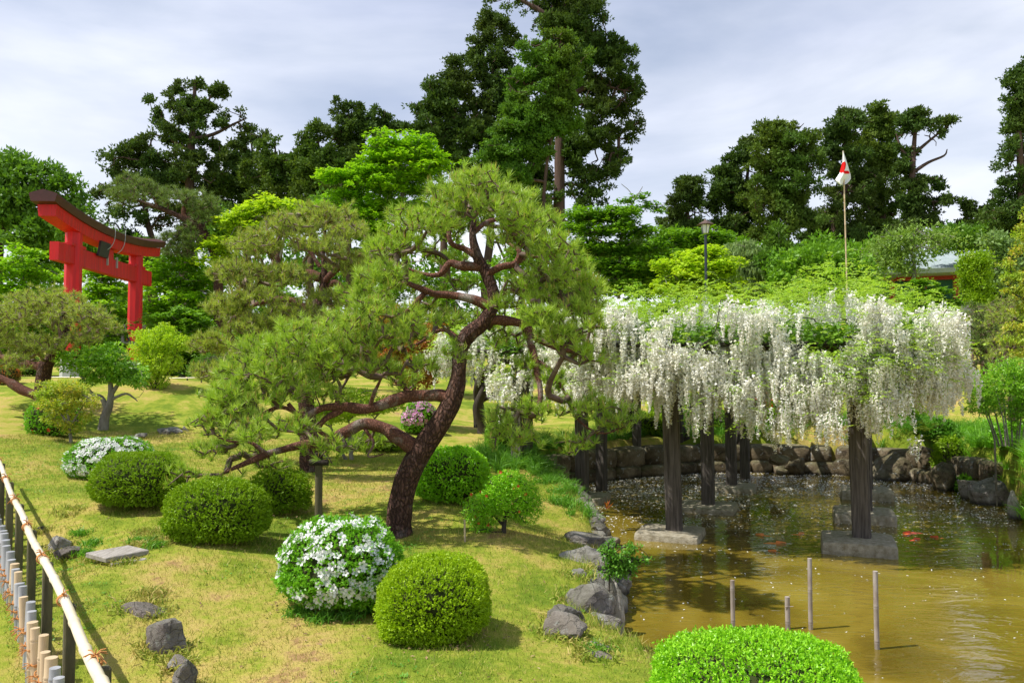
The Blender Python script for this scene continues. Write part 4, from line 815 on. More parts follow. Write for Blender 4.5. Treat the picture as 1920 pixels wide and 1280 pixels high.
# rusty reinforcing bars on a slab at the waterside
p = pxz(1195, 1262, EYE - 2.18); cs = MB(); box(cs, (p[0] + .1, p[1] - .18, .14), (.75, .42, .10), -.35, bev=.02); tag(cs.build('bank_slab', simple('pale_slab', (.50, .43, .30), .9, .2, (.62, .54, .40), 6, 30, .6), loc=tuple(p)), 'pale flat slab at the water edge beside the lime bush', 'slab')
rb = thing('rusty_bars', 'bundle of thin rusty bars lying on the pale slab', 'metal bars', (p[0], p[1] - .15, .2)); rust = simple('rust', (.20, .05, .03), .8, .3, (.32, .10, .06), 30)
for k in range(9):
    a_ = -.42 + g.normal(0, .05); o_ = (k - 4) * .022; c_ = A([p[0] - .02 + o_ * .4, p[1] - .12 - o_, .212 + .004 * (k % 3)]); h_ = A([math.cos(a_), math.sin(a_), 0]) * .36; kid(tube(MB(), [c_ - h_, c_ + h_], .0045, 5), 'bar', rust, rb)
# koi with backs at the surface
def koi(u, v, ln, yaw, lb, seed, m):
    g = np.random.default_rng(seed); p = pxz(u, v, 0); n = 14; s = np.linspace(0, 1, n); bd = .12 * np.sin(s * 5 + seed); P_ = np.stack([(s - .5) * ln, bd * ln, np.full(n, -.047)], -1); P_ = rotz(P_, yaw) + p
    R_ = ln * .115 * np.interp(s, [0, .06, .3, .7, .92, 1], [.35, .72, 1, .6, .2, .08]); t = thing('koi', lb, 'koi', tuple(p), 'koi swimming at the surface of the pond'); kid(tube(MB(), P_, R_, 12), 'body', m, t)
    mb = MB(); q = P_[-1]; dr = norm(P_[-1] - P_[-3]); sd2 = A([-dr[1], dr[0], 0]); mb.add([q - dr * .02, q + dr * .16 * ln + sd2 * .06 * ln, q + dr * .10 * ln, q + dr * .16 * ln - sd2 * .06 * ln], [[0, 1, 2], [0, 2, 3]]); mb.add([q + A([0, 0, .0]), q + dr * .15 * ln + A([0, 0, .03]), q + dr * .14 * ln - A([0, 0, .03])], [[0, 1, 2]]); kid(mb, 'tail_fin', m, t)
    mb = MB(); q = P_[5] + A([0, 0, R_[5] * .9]); d2 = norm(P_[9] - P_[5]); mb.add([q, q + d2 * .28 * ln, q + d2 * .25 * ln + A([0, 0, .02]), q + d2 * .03 * ln + A([0, 0, .035])], [[0, 1, 2, 3]]); kid(mb, 'dorsal_fin', m, t)
ko, kr = simple('koi_orange', (.72, .20, .03), .25, .5, (.80, .34, .12), 4), simple('koi_red', (.60, .05, .02), .25, .5, (.75, .16, .06), 5)
for i, (u, v, ln, yw, lb, mm) in enumerate(((1425, 1002, .5, 2.9, 'orange koi between the two front arbour posts, nearest the left pad', ko), (1462, 1018, .55, .3, 'orange koi curving through the ripples left of the front right pad', ko), (1448, 1034, .45, 2.6, 'small orange koi nearest the camera in the ochre water', ko),
        (1500, 1000, .5, .1, 'orange koi just left of the front right pad', ko), (1700, 1000, .6, 3.0, 'large red koi beside the front right pad', kr), (1722, 1012, .5, .25, 'red koi below the large red one, right of the pad', kr), (1752, 1006, .45, 2.8, 'rightmost red-orange koi heading into open water', kr))): koi(u, v, ln, yw, lb, i, mm)

# ------------------------------------------------------------------ rocks
M['rock'] = rockmat('garden_rock', (.30, .265, .245), (.13, .105, .095), (.52, .50, .48)); M['rock_pink'] = rockmat('pinkish_rock', (.34, .28, .26), (.20, .15, .14), (.46, .42, .40)); M['rock_tan'] = rockmat('tan_pond_rock', (.19, .145, .085), (.07, .05, .03), (.33, .28, .20)); M['rock_pale'] = rockmat('pale_rock', (.42, .38, .32), (.27, .22, .16), (.56, .53, .48))
RB = []
def rock(u, v, w, h, H, lb, seed, m='rock', dep=.8, sink=.42, sub=4, rz=0, z=None, ncut=12, cat='rock', up=0):
    g = np.random.default_rng(seed); p = pxz(u, v, EYE - H); D = p[1]; S = A([w * D / FPX, w * D / FPX * dep, h * D / FPX / (1 - sink) * 1.05]); V, F = rockgeo(g, S * 1.12, sub, ncut); V = rotz(V, rz); c_ = p + A([0, S[1] * .35, S[2] * (.5 - sink) + up]); V = V + c_
    o = MB().add(V, F, smooth=False).build('rock', M[m], loc=tuple(p)); RB.append((p[0], p[1] + S[1] * .35, S[0] / 2, S[1] / 2)); return tag(o, lb, cat)
for a_ in ((1095, 1020, 84, 22, 2.0, 'flat brown rock at the top of the row along the bank', 1, 'rock'), (1105, 1070, 100, 40, 2.0, 'white-streaked grey rock below the flat brown one on the bank', 2, 'rock'), (1102, 1158, 96, 62, 2.02, 'tall humped purple-grey boulder in the middle of the bank row', 3, 'rock'),
           (1060, 1180, 74, 40, 1.97, 'rough dark rock leaning on the left of the humped boulder', 4, 'rock'), (1052, 1196, 92, 32, 1.92, 'low flat pinkish slab in the grass in front of the rough dark rock', 5, 'rock_pink'), (1116, 1236, 70, 28, 1.99, 'small pinkish grey rock near the bottom of the bank', 6, 'rock_pink'),
           (1142, 1222, 50, 120, 2.38, 'tan eroded rock face dropping from the humped boulder into the pond', 7, 'rock_pale'), (1140, 1120, 50, 60, 2.38, 'narrow tan rock above the water behind the bank plant', 8, 'rock_pale'), (1150, 1196, 44, 86, 2.40, 'pale eroded rock face at the waterline under the leafy bank plant', 41, 'rock_pale'), (1126, 1112, 62, 34, 2.10, 'squat grey rock wedged between the streaked rock and the humped boulder', 42, 'rock'), (1082, 1098, 44, 24, 1.98, 'small grey rock on the grass side of the streaked rock', 43, 'rock'), (1132, 1044, 46, 34, 2.15, 'dark rock at the water side of the streaked rock', 44, 'rock'), (1120, 1255, 60, 22, 1.98, 'flat grey stone by the rusty bars', 9, 'rock_pink'),
           (300, 1222, 84, 66, 1.86, 'large lichen-spotted boulder beside the ditch in the lower left', 10, 'rock'), (262, 1172, 84, 34, 1.84, 'flat grey rock touching the back of the large ditch boulder', 11, 'rock_pink'), (288, 1142, 26, 20, 1.83, 'small upright stone behind the large ditch boulder', 12, 'rock_pink'), (345, 1282, 48, 36, 1.87, 'sunken rock at the bottom edge below the large boulder', 13, 'rock'), (325, 1245, 40, 14, 1.87, 'flat stone half buried between the two ditch boulders', 14, 'rock_pink'),
           (107, 1030, 50, 22, 1.79, 'dark angular rock near the fence, highest of its cluster', 15, 'rock'), (75, 1012, 20, 22, 1.79, 'small dark rock right against the fence rail', 16, 'rock'), (118, 1042, 46, 14, 1.80, 'pale flat rock at the front of the fence-side cluster', 17, 'rock_pink'), (130, 1038, 22, 16, 1.80, 'little dark rock to the right of the fence-side cluster', 18, 'rock'), (118, 990, 42, 7, 1.74, 'thin flat stone lying in the lawn above the fence-side cluster', 19, 'rock_pink'),
           (190, 1068, 60, 20, 1.80, 'dark slanted rock supporting the left side of the plank', 20, 'rock'), (228, 1085, 40, 26, 1.82, 'craggy dark rock below the plank bridge', 21, 'rock'), (270, 1022, 36, 14, 1.76, 'grey rock above the plank near the round bush', 22, 'rock'), (292, 1034, 20, 20, 1.76, 'brown upright stone against the round bush', 23, 'rock_pink'), (252, 1048, 24, 12, 1.77, 'small grey stone just right of the plank', 24, 'rock'), (292, 1052, 22, 10, 1.77, 'small pinkish stone below the brown upright one', 25, 'rock_pink'),
           (315, 812, 46, 9, 1.25, 'long low dark rock on the left lawn', 26, 'rock'), (345, 810, 18, 10, 1.25, 'white stone at the right end of the low rocks', 27, 'rock_pale'), (262, 818, 20, 7, 1.25, 'dark stone at the middle of the low rocks on the lawn', 28, 'rock'), (248, 822, 12, 6, 1.25, 'tiny dark stone at the left end of the low rocks', 29, 'rock'), (1062, 925, 14, 9, 1.9, 'small pale stone on the lawn beside the far left pad', 30, 'rock_pale'),
           (108, 838, 10, 4, 1.3, 'small pale stone on the lawn near the yellow maple', 31, 'rock_pale')): rock(*a_)
g = np.random.default_rng(33)
rb_ = []
for bx, by, rx_, ry_ in RB: a_ = g.uniform(0, 2 * PI, 9); rb_ += [(bx + rx_ * 1.02 * math.cos(t_), by + ry_ * 1.02 * math.sin(t_)) for t_ in a_]
rb_ = A(rb_); rb_ = rb_[pond_sd(rb_[:, 0], rb_[:, 1]) > .08]; tufts(rb_, 'rock_grass', 'longer grass grown up round the feet of the garden rocks', .07, 22, 'blade')
for i, (u, v, w, h, lb, mm) in enumerate(((1690, 903, 105, 56, 'broad mottled boulder in the shade at the back right of the pond', 'rock_tan'), (1780, 923, 56, 62, 'upright split boulder at the waterline right of the broad one', 'rock_tan'), (1828, 940, 46, 46, 'sunlit pale tan boulder between two dark ones', 'rock_pale'), (1872, 950, 66, 52, 'dark round boulder at the far right waterline', 'rock'), (1906, 975, 26, 50, 'tan rock at the right picture edge above the water', 'rock_pale'),
        (1583, 893, 60, 30, 'low rounded stone behind the right arbour posts', 'rock_tan'), (1500, 893, 48, 30, 'rounded brown stone left of the right arbour posts', 'rock_tan'), (1466, 872, 40, 18, 'flat brown stone topping the wall left of the posts', 'rock_tan'), (1465, 892, 30, 20, 'small brown stone under the flat one at the back of the pond', 'rock_tan'), (1545, 892, 26, 16, 'small pale stone between the rounded back stones', 'rock_tan'), (1790, 835, 30, 12, 'pale stone in the grass above the split boulder', 'rock_pale'), (1745, 868, 40, 30, 'mossy rock wedged above the broad mottled boulder', 'rock_tan'))):
    rock(u, v, w, h, 2.42 if v > 880 else 1.95, lb, 60 + i, mm, sink=.2, dep=.9)
sw = thing('pond_wall', 'shaded stone wall retaining the back bank of the pond', 'stone wall', (2.5, 19.0, 0))
for k0, k1 in ((8, 9), (9, 10), (10, 11), (11, 12), (12, 13), (13, 14), (14, 15), (15, 16), (16, 17), (17, 18), (18, 19)):
    a_, b_ = POND[k0], POND[k1]; Ln = np.hypot(*(b_ - a_)); nr_ = A([-(b_ - a_)[1], (b_ - a_)[0]]) / Ln; nr_ = nr_ * (1 if pond_sd(*[A([c]) for c in ((a_ + b_) / 2 + nr_ * .1)])[0] > 0 else -1)
    for row in range(2):
        s = g.uniform(0, .15)
        while s < Ln:
            w = g.uniform(.45, 1.0); p = a_ + (b_ - a_) * (s + w / 2) / Ln + nr_ * (.10 + row * .09); D_, F = ico(3); V = np.sign(D_) * np.abs(D_) ** .42; V = V * (1 + .22 * (fbm(V * 1.6 + s * 7 + k0, 3)[:, None] - .5)) * A([w * .53, .32, g.uniform(.20, .25)]); V = rotz(V, math.atan2(*(b_ - a_)[::-1]))
            kid(MB().add(V + A([p[0], p[1], .06 + row * .40]), F, smooth=True), 'stone', M['rock_tan'], sw); s += w

edging = thing('stone_edging', 'low broken stone edging between the lawn and the near left side of the pond', 'stone edging', (POND[4][0], POND[4][1], 0))
# low broken stone edging where the near lawn meets the pond
for k0 in range(0, 8):
    a_, b_ = POND[k0], POND[k0 + 1]; Ln = np.hypot(*(b_ - a_)); s = g.uniform(0, .1); nr_ = A([-(b_ - a_)[1], (b_ - a_)[0]]) / Ln; nr_ = nr_ * (1 if pond_sd(*[A([c]) for c in ((a_ + b_) / 2 + nr_ * .1)])[0] > 0 else -1)
    while s < Ln:
        w = g.uniform(.18, .44); p = a_ + (b_ - a_) * (s + w / 2) / Ln + nr_ * g.uniform(.02, .12); top = max(float(land(A([p[0]]), A([p[1]]))[0]), .2) if k0 > 0 else .3
        for lv in (0, 1):
            hh = top * g.uniform(.55, .75); V, F = rockgeo(g, (w * 1.25, g.uniform(.26, .42), hh + .06), 3, 12); V = rotz(V, math.atan2(*(b_ - a_)[::-1])); z_ = hh * .42 - .06 if lv == 0 else top - hh * .46; q = p + nr_ * lv * g.uniform(.06, .14)
            kid(MB().add(V + A([q[0], q[1], z_]), F), 'stone', M['rock_pale' if lv == 0 and g.random() < .6 else 'rock'], edging)
        s += w * .92
# ------------------------------------------------------------------ the main pine
TR = [(745, 1000, 84), (748, 975, 62), (752, 935, 58), (768, 885, 60), (796, 835, 58), (832, 782, 50), (852, 738, 48), (860, 700, 36), (864, 655, 36), (878, 628, 44), (908, 602, 36), (926, 562, 32), (915, 520, 30), (895, 480, 26), (886, 440, 18), (892, 395, 10)]
LIMBS = [[(785, 850, 34), (752, 825, 36), (715, 800, 30), (680, 794, 26), (645, 812, 28), (605, 832, 22, -.15), (550, 838, 20, -.25), (490, 855, 17, -.35), (440, 878, 11, -.4), (410, 892, 5, -.4)],
    [(846, 750, 40), (815, 740, 30), (770, 742, 26), (730, 755, 26, -.1), (690, 768, 24, -.2), (645, 762, 24, -.25), (610, 762, 16, -.3), (570, 778, 15, -.35), (540, 756, 10, -.4)],
    [(640, 768, 18, -.25), (610, 785, 14, -.3), (600, 806, 12, -.3), (622, 820, 10, -.3)], [(632, 760, 12, -.25), (640, 725, 9, -.2), (625, 700, 7, -.3)], [(570, 775, 12, -.35), (520, 765, 9, -.5), (470, 790, 7, -.6), (445, 815, 4, -.6)],
    [(500, 850, 12, -.35), (470, 830, 8, -.4), (430, 830, 5, -.5), (400, 815, 3, -.5)], [(910, 600, 28), (945, 600, 26, .1), (985, 612, 20, .2), (1010, 635, 16, .3), (1060, 655, 10, .35), (1105, 650, 5, .4)],
    [(985, 612, 18, .2), (1000, 655, 17, .1), (1008, 700, 15, 0), (1012, 745, 12, -.1), (1000, 780, 8, -.2)], [(1000, 670, 10, .1), (1040, 700, 8, 0), (1080, 780, 6, -.15), (1130, 810, 4, -.25), (1170, 800, 3, -.3)], [(925, 575, 26), (880, 558, 22), (835, 555, 18), (795, 547, 16, -.1), (760, 530, 9, -.1), (720, 545, 5, -.1)],
    [(795, 550, 14, -.1), (765, 582, 12, -.15), (735, 607, 9, -.15), (715, 640, 6, -.2)], [(905, 500, 24), (870, 500, 22), (842, 495, 18), (820, 517, 12), (780, 510, 7, .1), (740, 490, 4, .1)], [(892, 478, 18), (870, 465, 14), (845, 455, 12, -.1), (842, 430, 11, -.1), (865, 415, 8, -.1), (880, 390, 4)],
    [(912, 515, 22), (940, 500, 18, -.1), (968, 492, 15, -.1), (972, 470, 11, -.1), (950, 455, 7)], [(968, 492, 12, -.1), (1000, 480, 8), (1040, 500, 5, .1), (1090, 530, 3, .2)], [(886, 440, 12), (915, 415, 10, .1), (950, 410, 8, .2), (985, 415, 4, .2)],
    [(868, 650, 16), (845, 625, 13, .1), (820, 620, 9, .2), (790, 640, 6, .3), (760, 650, 4, .3)], [(926, 560, 18), (955, 545, 14, .1), (1000, 550, 10, .2), (1050, 560, 6, .3)], [(770, 742, 14), (740, 715, 9, .1), (700, 700, 7, .2), (670, 680, 4, .3)],
    [(690, 768, 10, -.2), (700, 735, 8, -.3), (720, 700, 5, -.4)], [(680, 795, 9), (700, 830, 7, -.1), (690, 855, 5, -.1), (720, 850, 3, -.1)]]
PADS = [(905, 350, 78, 22), (850, 372, 55, 25), (960, 388, 60, 28), (900, 392, 85, 18), (795, 420, 80, 25), (990, 425, 65, 30), (880, 430, 70, 16, .8), (740, 465, 62, 28), (1025, 475, 68, 34), (830, 490, 62, 16, .9), (960, 450, 60, 20), (720, 525, 62, 32), (1065, 520, 60, 34), (1000, 540, 60, 28),
    (700, 585, 55, 28), (1085, 585, 50, 32), (1020, 600, 50, 24), (935, 575, 40, 16), (870, 540, 45, 14, .9), (770, 600, 40, 18), (560, 655, 80, 32), (650, 655, 65, 32), (640, 615, 55, 26), (720, 640, 50, 20), (500, 700, 72, 32), (595, 705, 60, 22), (700, 690, 45, 18), (800, 690, 40, 14), (440, 745, 55, 36), (520, 745, 50, 22),
    (405, 800, 42, 32), (475, 815, 62, 22), (560, 800, 40, 16), (630, 840, 40, 16), (395, 850, 40, 20, -.4), (450, 845, 50, 14, -.3), (345, 890, 40, 22, -.5), (420, 905, 45, 16, -.5), (520, 870, 40, 14, -.2), (590, 855, 30, 14, -.3), (700, 835, 40, 16, .2), (760, 715, 30, 12, 0), (840, 600, 38, 18), (900, 605, 30, 12, .4),
    (1060, 630, 62, 24), (960, 640, 50, 22, .2), (1090, 665, 45, 16), (965, 825, 52, 34, -.3), (1005, 775, 50, 26, -.2), (1105, 770, 50, 30, -.25), (1165, 795, 40, 28, -.3), (1080, 835, 48, 16, -.3), (930, 790, 32, 22, -.2), (1040, 720, 30, 20, 0), (620, 745, 40, 12, -.3), (850, 660, 26, 14, -.4), (1120, 610, 25, 25, .2), (760, 540, 50, 20, .6), (830, 440, 50, 18, .7), (1030, 560, 50, 30), (800, 575, 46, 20, .3), (680, 560, 40, 24), (620, 680, 60, 20), (540, 720, 60, 22), (460, 780, 50, 20), (560, 620, 50, 18), (760, 625, 46, 20), (740, 690, 40, 14, -.2), (1100, 550, 36, 28), (990, 690, 34, 20, .1), (600, 740, 50, 12, .5), (880, 330, 40, 10), (480, 660, 50, 18), (430, 700, 30, 20), (420, 760, 40, 26), (660, 620, 60, 22)]
p = pxz(745, 996, EYE - 1.75)
garden_pine('pine_tree', 'large trained red pine with leaning trunk and twisted limbs spreading over the lawn', p[1], p, TR, LIMBS, PADS, 101, 4500, 'pine', per=36, L=.110, wd=.0080, depth=1.2, padk=.93, shoots=.3, sl=.08, tw=.0056, spread=(.12, 1.2))
# second pine behind it
P2T = [(582, 870, 60), (578, 800, 50), (572, 720, 44), (578, 650, 40), (594, 595, 36), (600, 565, 30), (606, 540, 26), (608, 505, 18), (606, 470, 12), (610, 430, 8)]
P2L = [[(600, 520, 24), (575, 514, 22), (545, 512, 20), (522, 500, 18), (518, 478, 14), (495, 470, 9), (460, 472, 5)], [(606, 530, 18), (640, 495, 16), (665, 480, 12), (690, 478, 6)], [(608, 470, 12), (625, 430, 10), (645, 420, 6)], [(590, 600, 18), (555, 565, 16), (510, 562, 12), (470, 575, 8), (440, 590, 5)],
    [(598, 570, 18), (625, 530, 16), (645, 545, 10), (650, 570, 7)], [(575, 640, 16), (540, 620, 14), (500, 615, 10), (450, 640, 6)], [(575, 700, 16), (530, 690, 12), (470, 680, 8), (410, 690, 5)], [(573, 690, 16), (620, 670, 10), (660, 650, 6)], [(600, 500, 10), (570, 460, 8), (540, 440, 5)], [(545, 570, 9), (525, 600, 7), (480, 640, 5), (440, 665, 3)]]
P2P = [(605, 412, 72, 20), (545, 432, 60, 24), (650, 440, 40, 20), (480, 465, 55, 26), (600, 465, 62, 16), (650, 500, 45, 24), (445, 515, 50, 26), (530, 520, 70, 18), (480, 560, 60, 16), (620, 560, 55, 18), (560, 590, 60, 16), (430, 580, 50, 24), (480, 615, 60, 18), (400, 650, 45, 22), (470, 665, 50, 18), (600, 630, 50, 18), (395, 700, 40, 14), (700, 500, 30, 20), (540, 655, 50, 20)]
garden_pine('pine_tree', 'second trained pine with olive needles and red limbs behind the large leaning one', 13.6, px(582, 870, 13.6), P2T, P2L, P2P, 102, 3400, 'pine_olive', per=32, L=.11, wd=.0095, spread=(.12, 1.2), padk=.92, depth=1.5, shoots=.5, sl=.10, tw=.0062, twk=.62, twigm='twig_pale', step=.14)
# left edge pine
P3T = [(78, 720, 34), (82, 700, 34), (95, 672, 30), (118, 640, 26), (120, 615, 26), (114, 600, 24), (112, 570, 12)]
P3L = [[(82, 690, 26), (60, 685, 20), (30, 675, 14), (0, 668, 10), (-30, 660, 6)], [(114, 605, 18), (130, 595, 12), (160, 612, 8), (190, 625, 4)], [(112, 602, 14), (100, 590, 10), (60, 590, 7), (30, 600, 4)], [(120, 640, 12), (160, 625, 9), (180, 610, 5)]]
P3P = [(100, 565, 65, 14), (60, 578, 55, 18), (150, 590, 55, 18), (190, 615, 35, 18), (30, 600, 45, 22), (95, 605, 60, 10), (15, 640, 45, 18), (80, 650, 55, 14), (150, 640, 40, 14), (20, 680, 40, 14), (60, 665, 40, 10), (-30, 620, 40, 40)]
garden_pine('pine_tree', 'low spreading pine at the left edge in front of the red gate pillar', 17.0, px(78, 720, 17.0), P3T, P3L, P3P, 103, 1700, 'pine_olive', per=26, L=.12, wd=.011, depth=1.4, shoots=.5, sl=.08, tw=.006, twigm='twig_pale', step=.18)
tb = tube(MB(), smoothpath([px(72, 742, 17), px(40, 730, 17), px(15, 715, 17), px(-20, 700, 17)], 5), [.10] * 10 + [.07] * 6, 10, .12, 9); kid(tb, 'limb', M['limb_bark'], bpy.data.objects['pine_tree.002'])
# bare-trunked leaning pine above the gate
P4T = [(412, 640, 30), (410, 560, 24), (405, 490, 20), (392, 455, 20), (372, 422, 22), (350, 412, 16), (318, 398, 12), (300, 390, 12), (268, 380, 9), (250, 372, 6)]
P4L = [[(354, 414, 12), (344, 400, 11), (346, 385, 9), (350, 372, 5)], [(352, 412, 9), (362, 400, 7), (372, 390, 4)], [(300, 390, 6), (290, 375, 5), (280, 360, 3)]]
P4P = [(250, 350, 32, 12), (225, 365, 25, 14), (280, 355, 25, 12), (330, 375, 40, 12), (370, 378, 32, 14), (390, 392, 22, 18), (355, 440, 30, 12), (340, 455, 40, 20), (320, 475, 30, 12), (245, 375, 30, 10), (300, 365, 30, 8), (380, 410, 25, 14)]
garden_pine('pine_tree', 'slanting bare-trunked pine with needle clumps beyond the right end of the gate lintel', 38.0, px(412, 640, 38.0), P4T, P4L, P4P, 104, 900, 'pine_dark', per=30, L=.28, wd=.022, depth=.8, shoots=.1, sl=.1, tw=.01, step=.3)
# cloud-pruned pines on the right
for u, v, d, s, lb, pd in ((1842, 668, 19.5, 1, 'cloud-pruned dark pine right of the wisteria canopy', [(1840, 590, 36, 12), (1850, 612, 44, 13), (1828, 640, 40, 12), (1862, 650, 34, 12), (1848, 680, 34, 10), (1822, 690, 16, 8), (1840, 625, 30, 14)]), (1895, 690, 17.5, 2, 'olive cloud-pruned pine beneath the gold-tipped maple at the right edge', [(1895, 575, 36, 12), (1885, 600, 36, 14), (1900, 640, 44, 12), (1880, 670, 40, 12), (1910, 700, 50, 12), (1930, 620, 40, 20)])):
    garden_pine('pine_tree', lb, d, px(u, v + 30, d), [(u, v + 30, 20), (u + 4, v, 18), (u - 6, v - 30, 16), (u + 6, v - 60, 12), (u, v - 88, 6)], [[(u, v, 10), (u - 20, v - 12, 8), (u - 32, v - 20, 4)], [(u - 4, v - 30, 10), (u + 22, v - 40, 6)]], pd, 110 + s, 900, 'pine_dark' if s == 1 else 'pine_olive', per=26, L=.085, wd=.010, depth=1, shoots=.1, tw=.005, step=.2)

# ------------------------------------------------------------------ clipped bushes and azaleas
clipped_bush('azalea_bush', 'low clipped yellow-green dome of azalea in the middle foreground', 'bush', 810, 1208, 218, 150, 1.85, 'hedge', 201, 64000, .017, .0085, dep=.95, sq=2.25, lump=.10, loose=.03)
clipped_bush('azalea_bush', 'azalea thick with large white flowers below the leaning pine trunk', 'bush', 626, 1150, 226, 168, 1.80, 'azalea_leaf', 202, 40000, .022, .011, dep=.9, sq=2.2, lump=.08, fl='white_petal', nfl=300, fs=.062, flip=(-.25, -.75, .25), loose=.04)
clipped_bush('clipped_bush', 'bright lime clipped bush cut by the bottom edge in front of the pond', 'bush', 1450, 1400, 396, 170, None, 'hedge_lime', 203, 70000, .019, .009, dep=.85, sq=2.3, lump=.10, d=4.2, shoot=.02)
clipped_bush('clipped_bush', 'round dark-based clipped bush with loose top under the pine branch tips', 'bush', 390, 1036, 190, 112, 1.72, 'hedge_dark', 204, 42000, .022, .011, dep=.85, sq=2.4, lump=.09, loose=.05)
clipped_bush('clipped_bush', 'neatly clipped barrel-shaped bush in front of the smaller white azalea', 'bush', 240, 970, 158, 94, 1.62, 'hedge_dark', 205, 44000, .018, .010, dep=.9, sq=2.8, lump=.07)
clipped_bush('azalea_bush', 'smaller white-flowering azalea behind the barrel-shaped bush on the left', 'bush', 188, 896, 150, 76, 1.48, 'azalea_leaf', 206, 22000, .026, .011, dep=.8, sq=2.5, lump=.07, fl='white_petal', nfl=420, fs=.062, flip=(-.1, -.6, .5))
clipped_bush('clipped_bush', 'vivid green bush just right of the pine trunk base', 'bush', 846, 956, 138, 100, 1.76, 'hedge_lime', 207, 30000, .026, .014, dep=.9, sq=2.5, lump=.10, loose=.06)
clipped_bush('loose_bush', 'loose dull green bush behind the prop post under the pine limb', 'bush', 512, 950, 124, 84, 1.64, 'hedge_dark', 208, 18000, .028, .013, dep=.9, sq=2.1, lump=.14, loose=.16)
clipped_bush('azalea_bush', 'round azalea with pink flowers seen between pine limb and trunk', 'bush', 784, 812, 66, 60, 1.40, 'azalea_leaf', 209, 7000, .04, .02, dep=.9, sq=2.3, lump=.05, fl='pink_petal', nfl=420, fs=.062, flip=(-.2, -.3, .9), flz=-.3)
clipped_bush('azalea_bush', 'azalea with few red and white flowers behind the small yellow maple', 'bush', 88, 824, 92, 66, 1.24, 'azalea_leaf', 210, 9000, .032, .016, dep=.8, sq=2.6, lump=.06, fl='red_petal', nfl=9, fs=.07, flip=(-.4, -.9, 0))
clipped_bush('azalea_bush', 'small reddish green azalea at the left picture edge', 'bush', 2, 770, 46, 38, .95, 'maple_red', 211, 4000, .03, .016, dep=.9, sq=2.5, lump=.06)
clipped_bush('clipped_bush', 'bright green bush between the pine branches left of the arbour', 'bush', 948, 852, 78, 70, 1.66, 'hedge_lime', 212, 9000, .035, .018, dep=.9, sq=2.4, lump=.08, loose=.05)
clipped_bush('low_bush', 'low shaded green bush behind the lower pine limb', 'bush', 700, 846, 120, 34, 1.55, 'hedge_dark', 213, 8000, .035, .014, dep=.7, sq=2.4, lump=.1)
for i, (u, v, w, h, d, lb, m, fl, nf) in enumerate(((1435, 745, 75, 40, 23., 'red-flowering azalea glimpsed under the wisteria, right of its middle', 'azalea_leaf', 'red_petal', 110), (1150, 775, 60, 70, 20., 'tall dark azalea with sparse red flowers beside the far arbour post', 'azalea_leaf', 'red_petal', 20), (1690, 800, 80, 70, 20., 'azalea with orange-red flowers behind the hanging clusters on the right', 'azalea_leaf', 'red_petal', 26),
        (1836, 590, 56, 26, 27., 'white azalea mound beside the slat fence on the right rise', 'azalea_leaf', 'white_petal', 420), (1882, 560, 30, 20, 33., 'small red azalea in front of the dark wall', 'azalea_leaf', 'red_petal', 260), (1880, 588, 36, 14, 27., 'small green clipped mound right of the white azalea mound', 'hedge', None, 0), (1300, 770, 60, 40, 24., 'green bush under the left half of the wisteria canopy', 'hedge_dark', None, 0),
        (1245, 760, 50, 50, 24., 'dark loose bush seen between the wisteria trunks', 'hedge_dark', None, 0), (1790, 735, 60, 70, 17., 'dark green bush at the right foot of the wisteria canopy', 'hedge_dark', None, 0), (1560, 760, 90, 50, 24., 'shaded bush behind the front right arbour post', 'hedge_dark', None, 0), (1215, 862, 90, 40, 19.8, 'dark shrub over the wall between the far left and front left posts', 'hedge_dark', None, 0), (1330, 852, 100, 44, 20.4, 'dark shrub over the back wall between the two left post rows', 'broad', None, 0), (1440, 850, 80, 40, 20.4, 'dark shrub over the middle of the back wall', 'hedge_dark', None, 0), (1530, 858, 90, 44, 20.2, 'wide dark grassy shrub over the back wall left of the right posts', 'broad', None, 0), (1700, 850, 80, 36, 19.2, 'dark shrub above the broad mottled boulder', 'hedge_dark', None, 0), (1770, 860, 60, 34, 17.6, 'green shrub above the upright split boulder', 'fern', None, 0), (1840, 880, 70, 40, 16.2, 'bright green shrub above the pale tan boulder', 'azalea_leaf', None, 0), (1905, 905, 60, 44, 15.4, 'bright green shrub above the dark round boulder at the right edge', 'azalea_leaf', None, 0), (20, 700, 90, 40, 24., 'dark hedge at the back left under the edge pine', 'broad', None, 0), (400, 715, 110, 50, 24.5, 'dark hedge behind the rail fence left of the pines', 'broad', None, 0))):
    clipped_bush('azalea_bush' if fl else 'bush', lb, 'bush', u, v, w, h, None, m, 230 + i, 6500, .05, .026, dep=.9, sq=2.4, lump=.08, d=d, fl=fl, nfl=nf, fs=.09 if d > 22 else .07, loose=.05, shoot=.03)
pp_ = []
for bx, by, rx_, ry_ in BASES: k = 130; a_ = g.uniform(0, 2 * PI, k); r_ = g.uniform(.8, 1.28, k); pp_.append(np.stack([bx + rx_ * r_ * np.cos(a_), by + ry_ * r_ * np.sin(a_)], -1))
pp_ = np.concatenate(pp_); pp_ = pp_[pond_sd(pp_[:, 0], pp_[:, 1]) > .05]; n = len(pp_); a_ = g.uniform(0, 2 * PI, n); P = np.stack([pp_[:, 0], pp_[:, 1], ground(pp_[:, 0], pp_[:, 1]) + .014], -1)
tag(leaves(MB(), P, np.stack([np.cos(a_), np.sin(a_), g.normal(0, .25, n)], -1), rdir(g, n) * .3 + np.stack([-np.sin(a_), np.cos(a_), 0 * a_], -1), g.uniform(.015, .04, n), g.uniform(.006, .018, n), g.random(n), fold=.4).build('bush_litter', bpy.data.materials['dry_leaf']), 'dry clippings and dead leaves lying round the feet of the clipped bushes', 'leaf litter', kind='stuff')
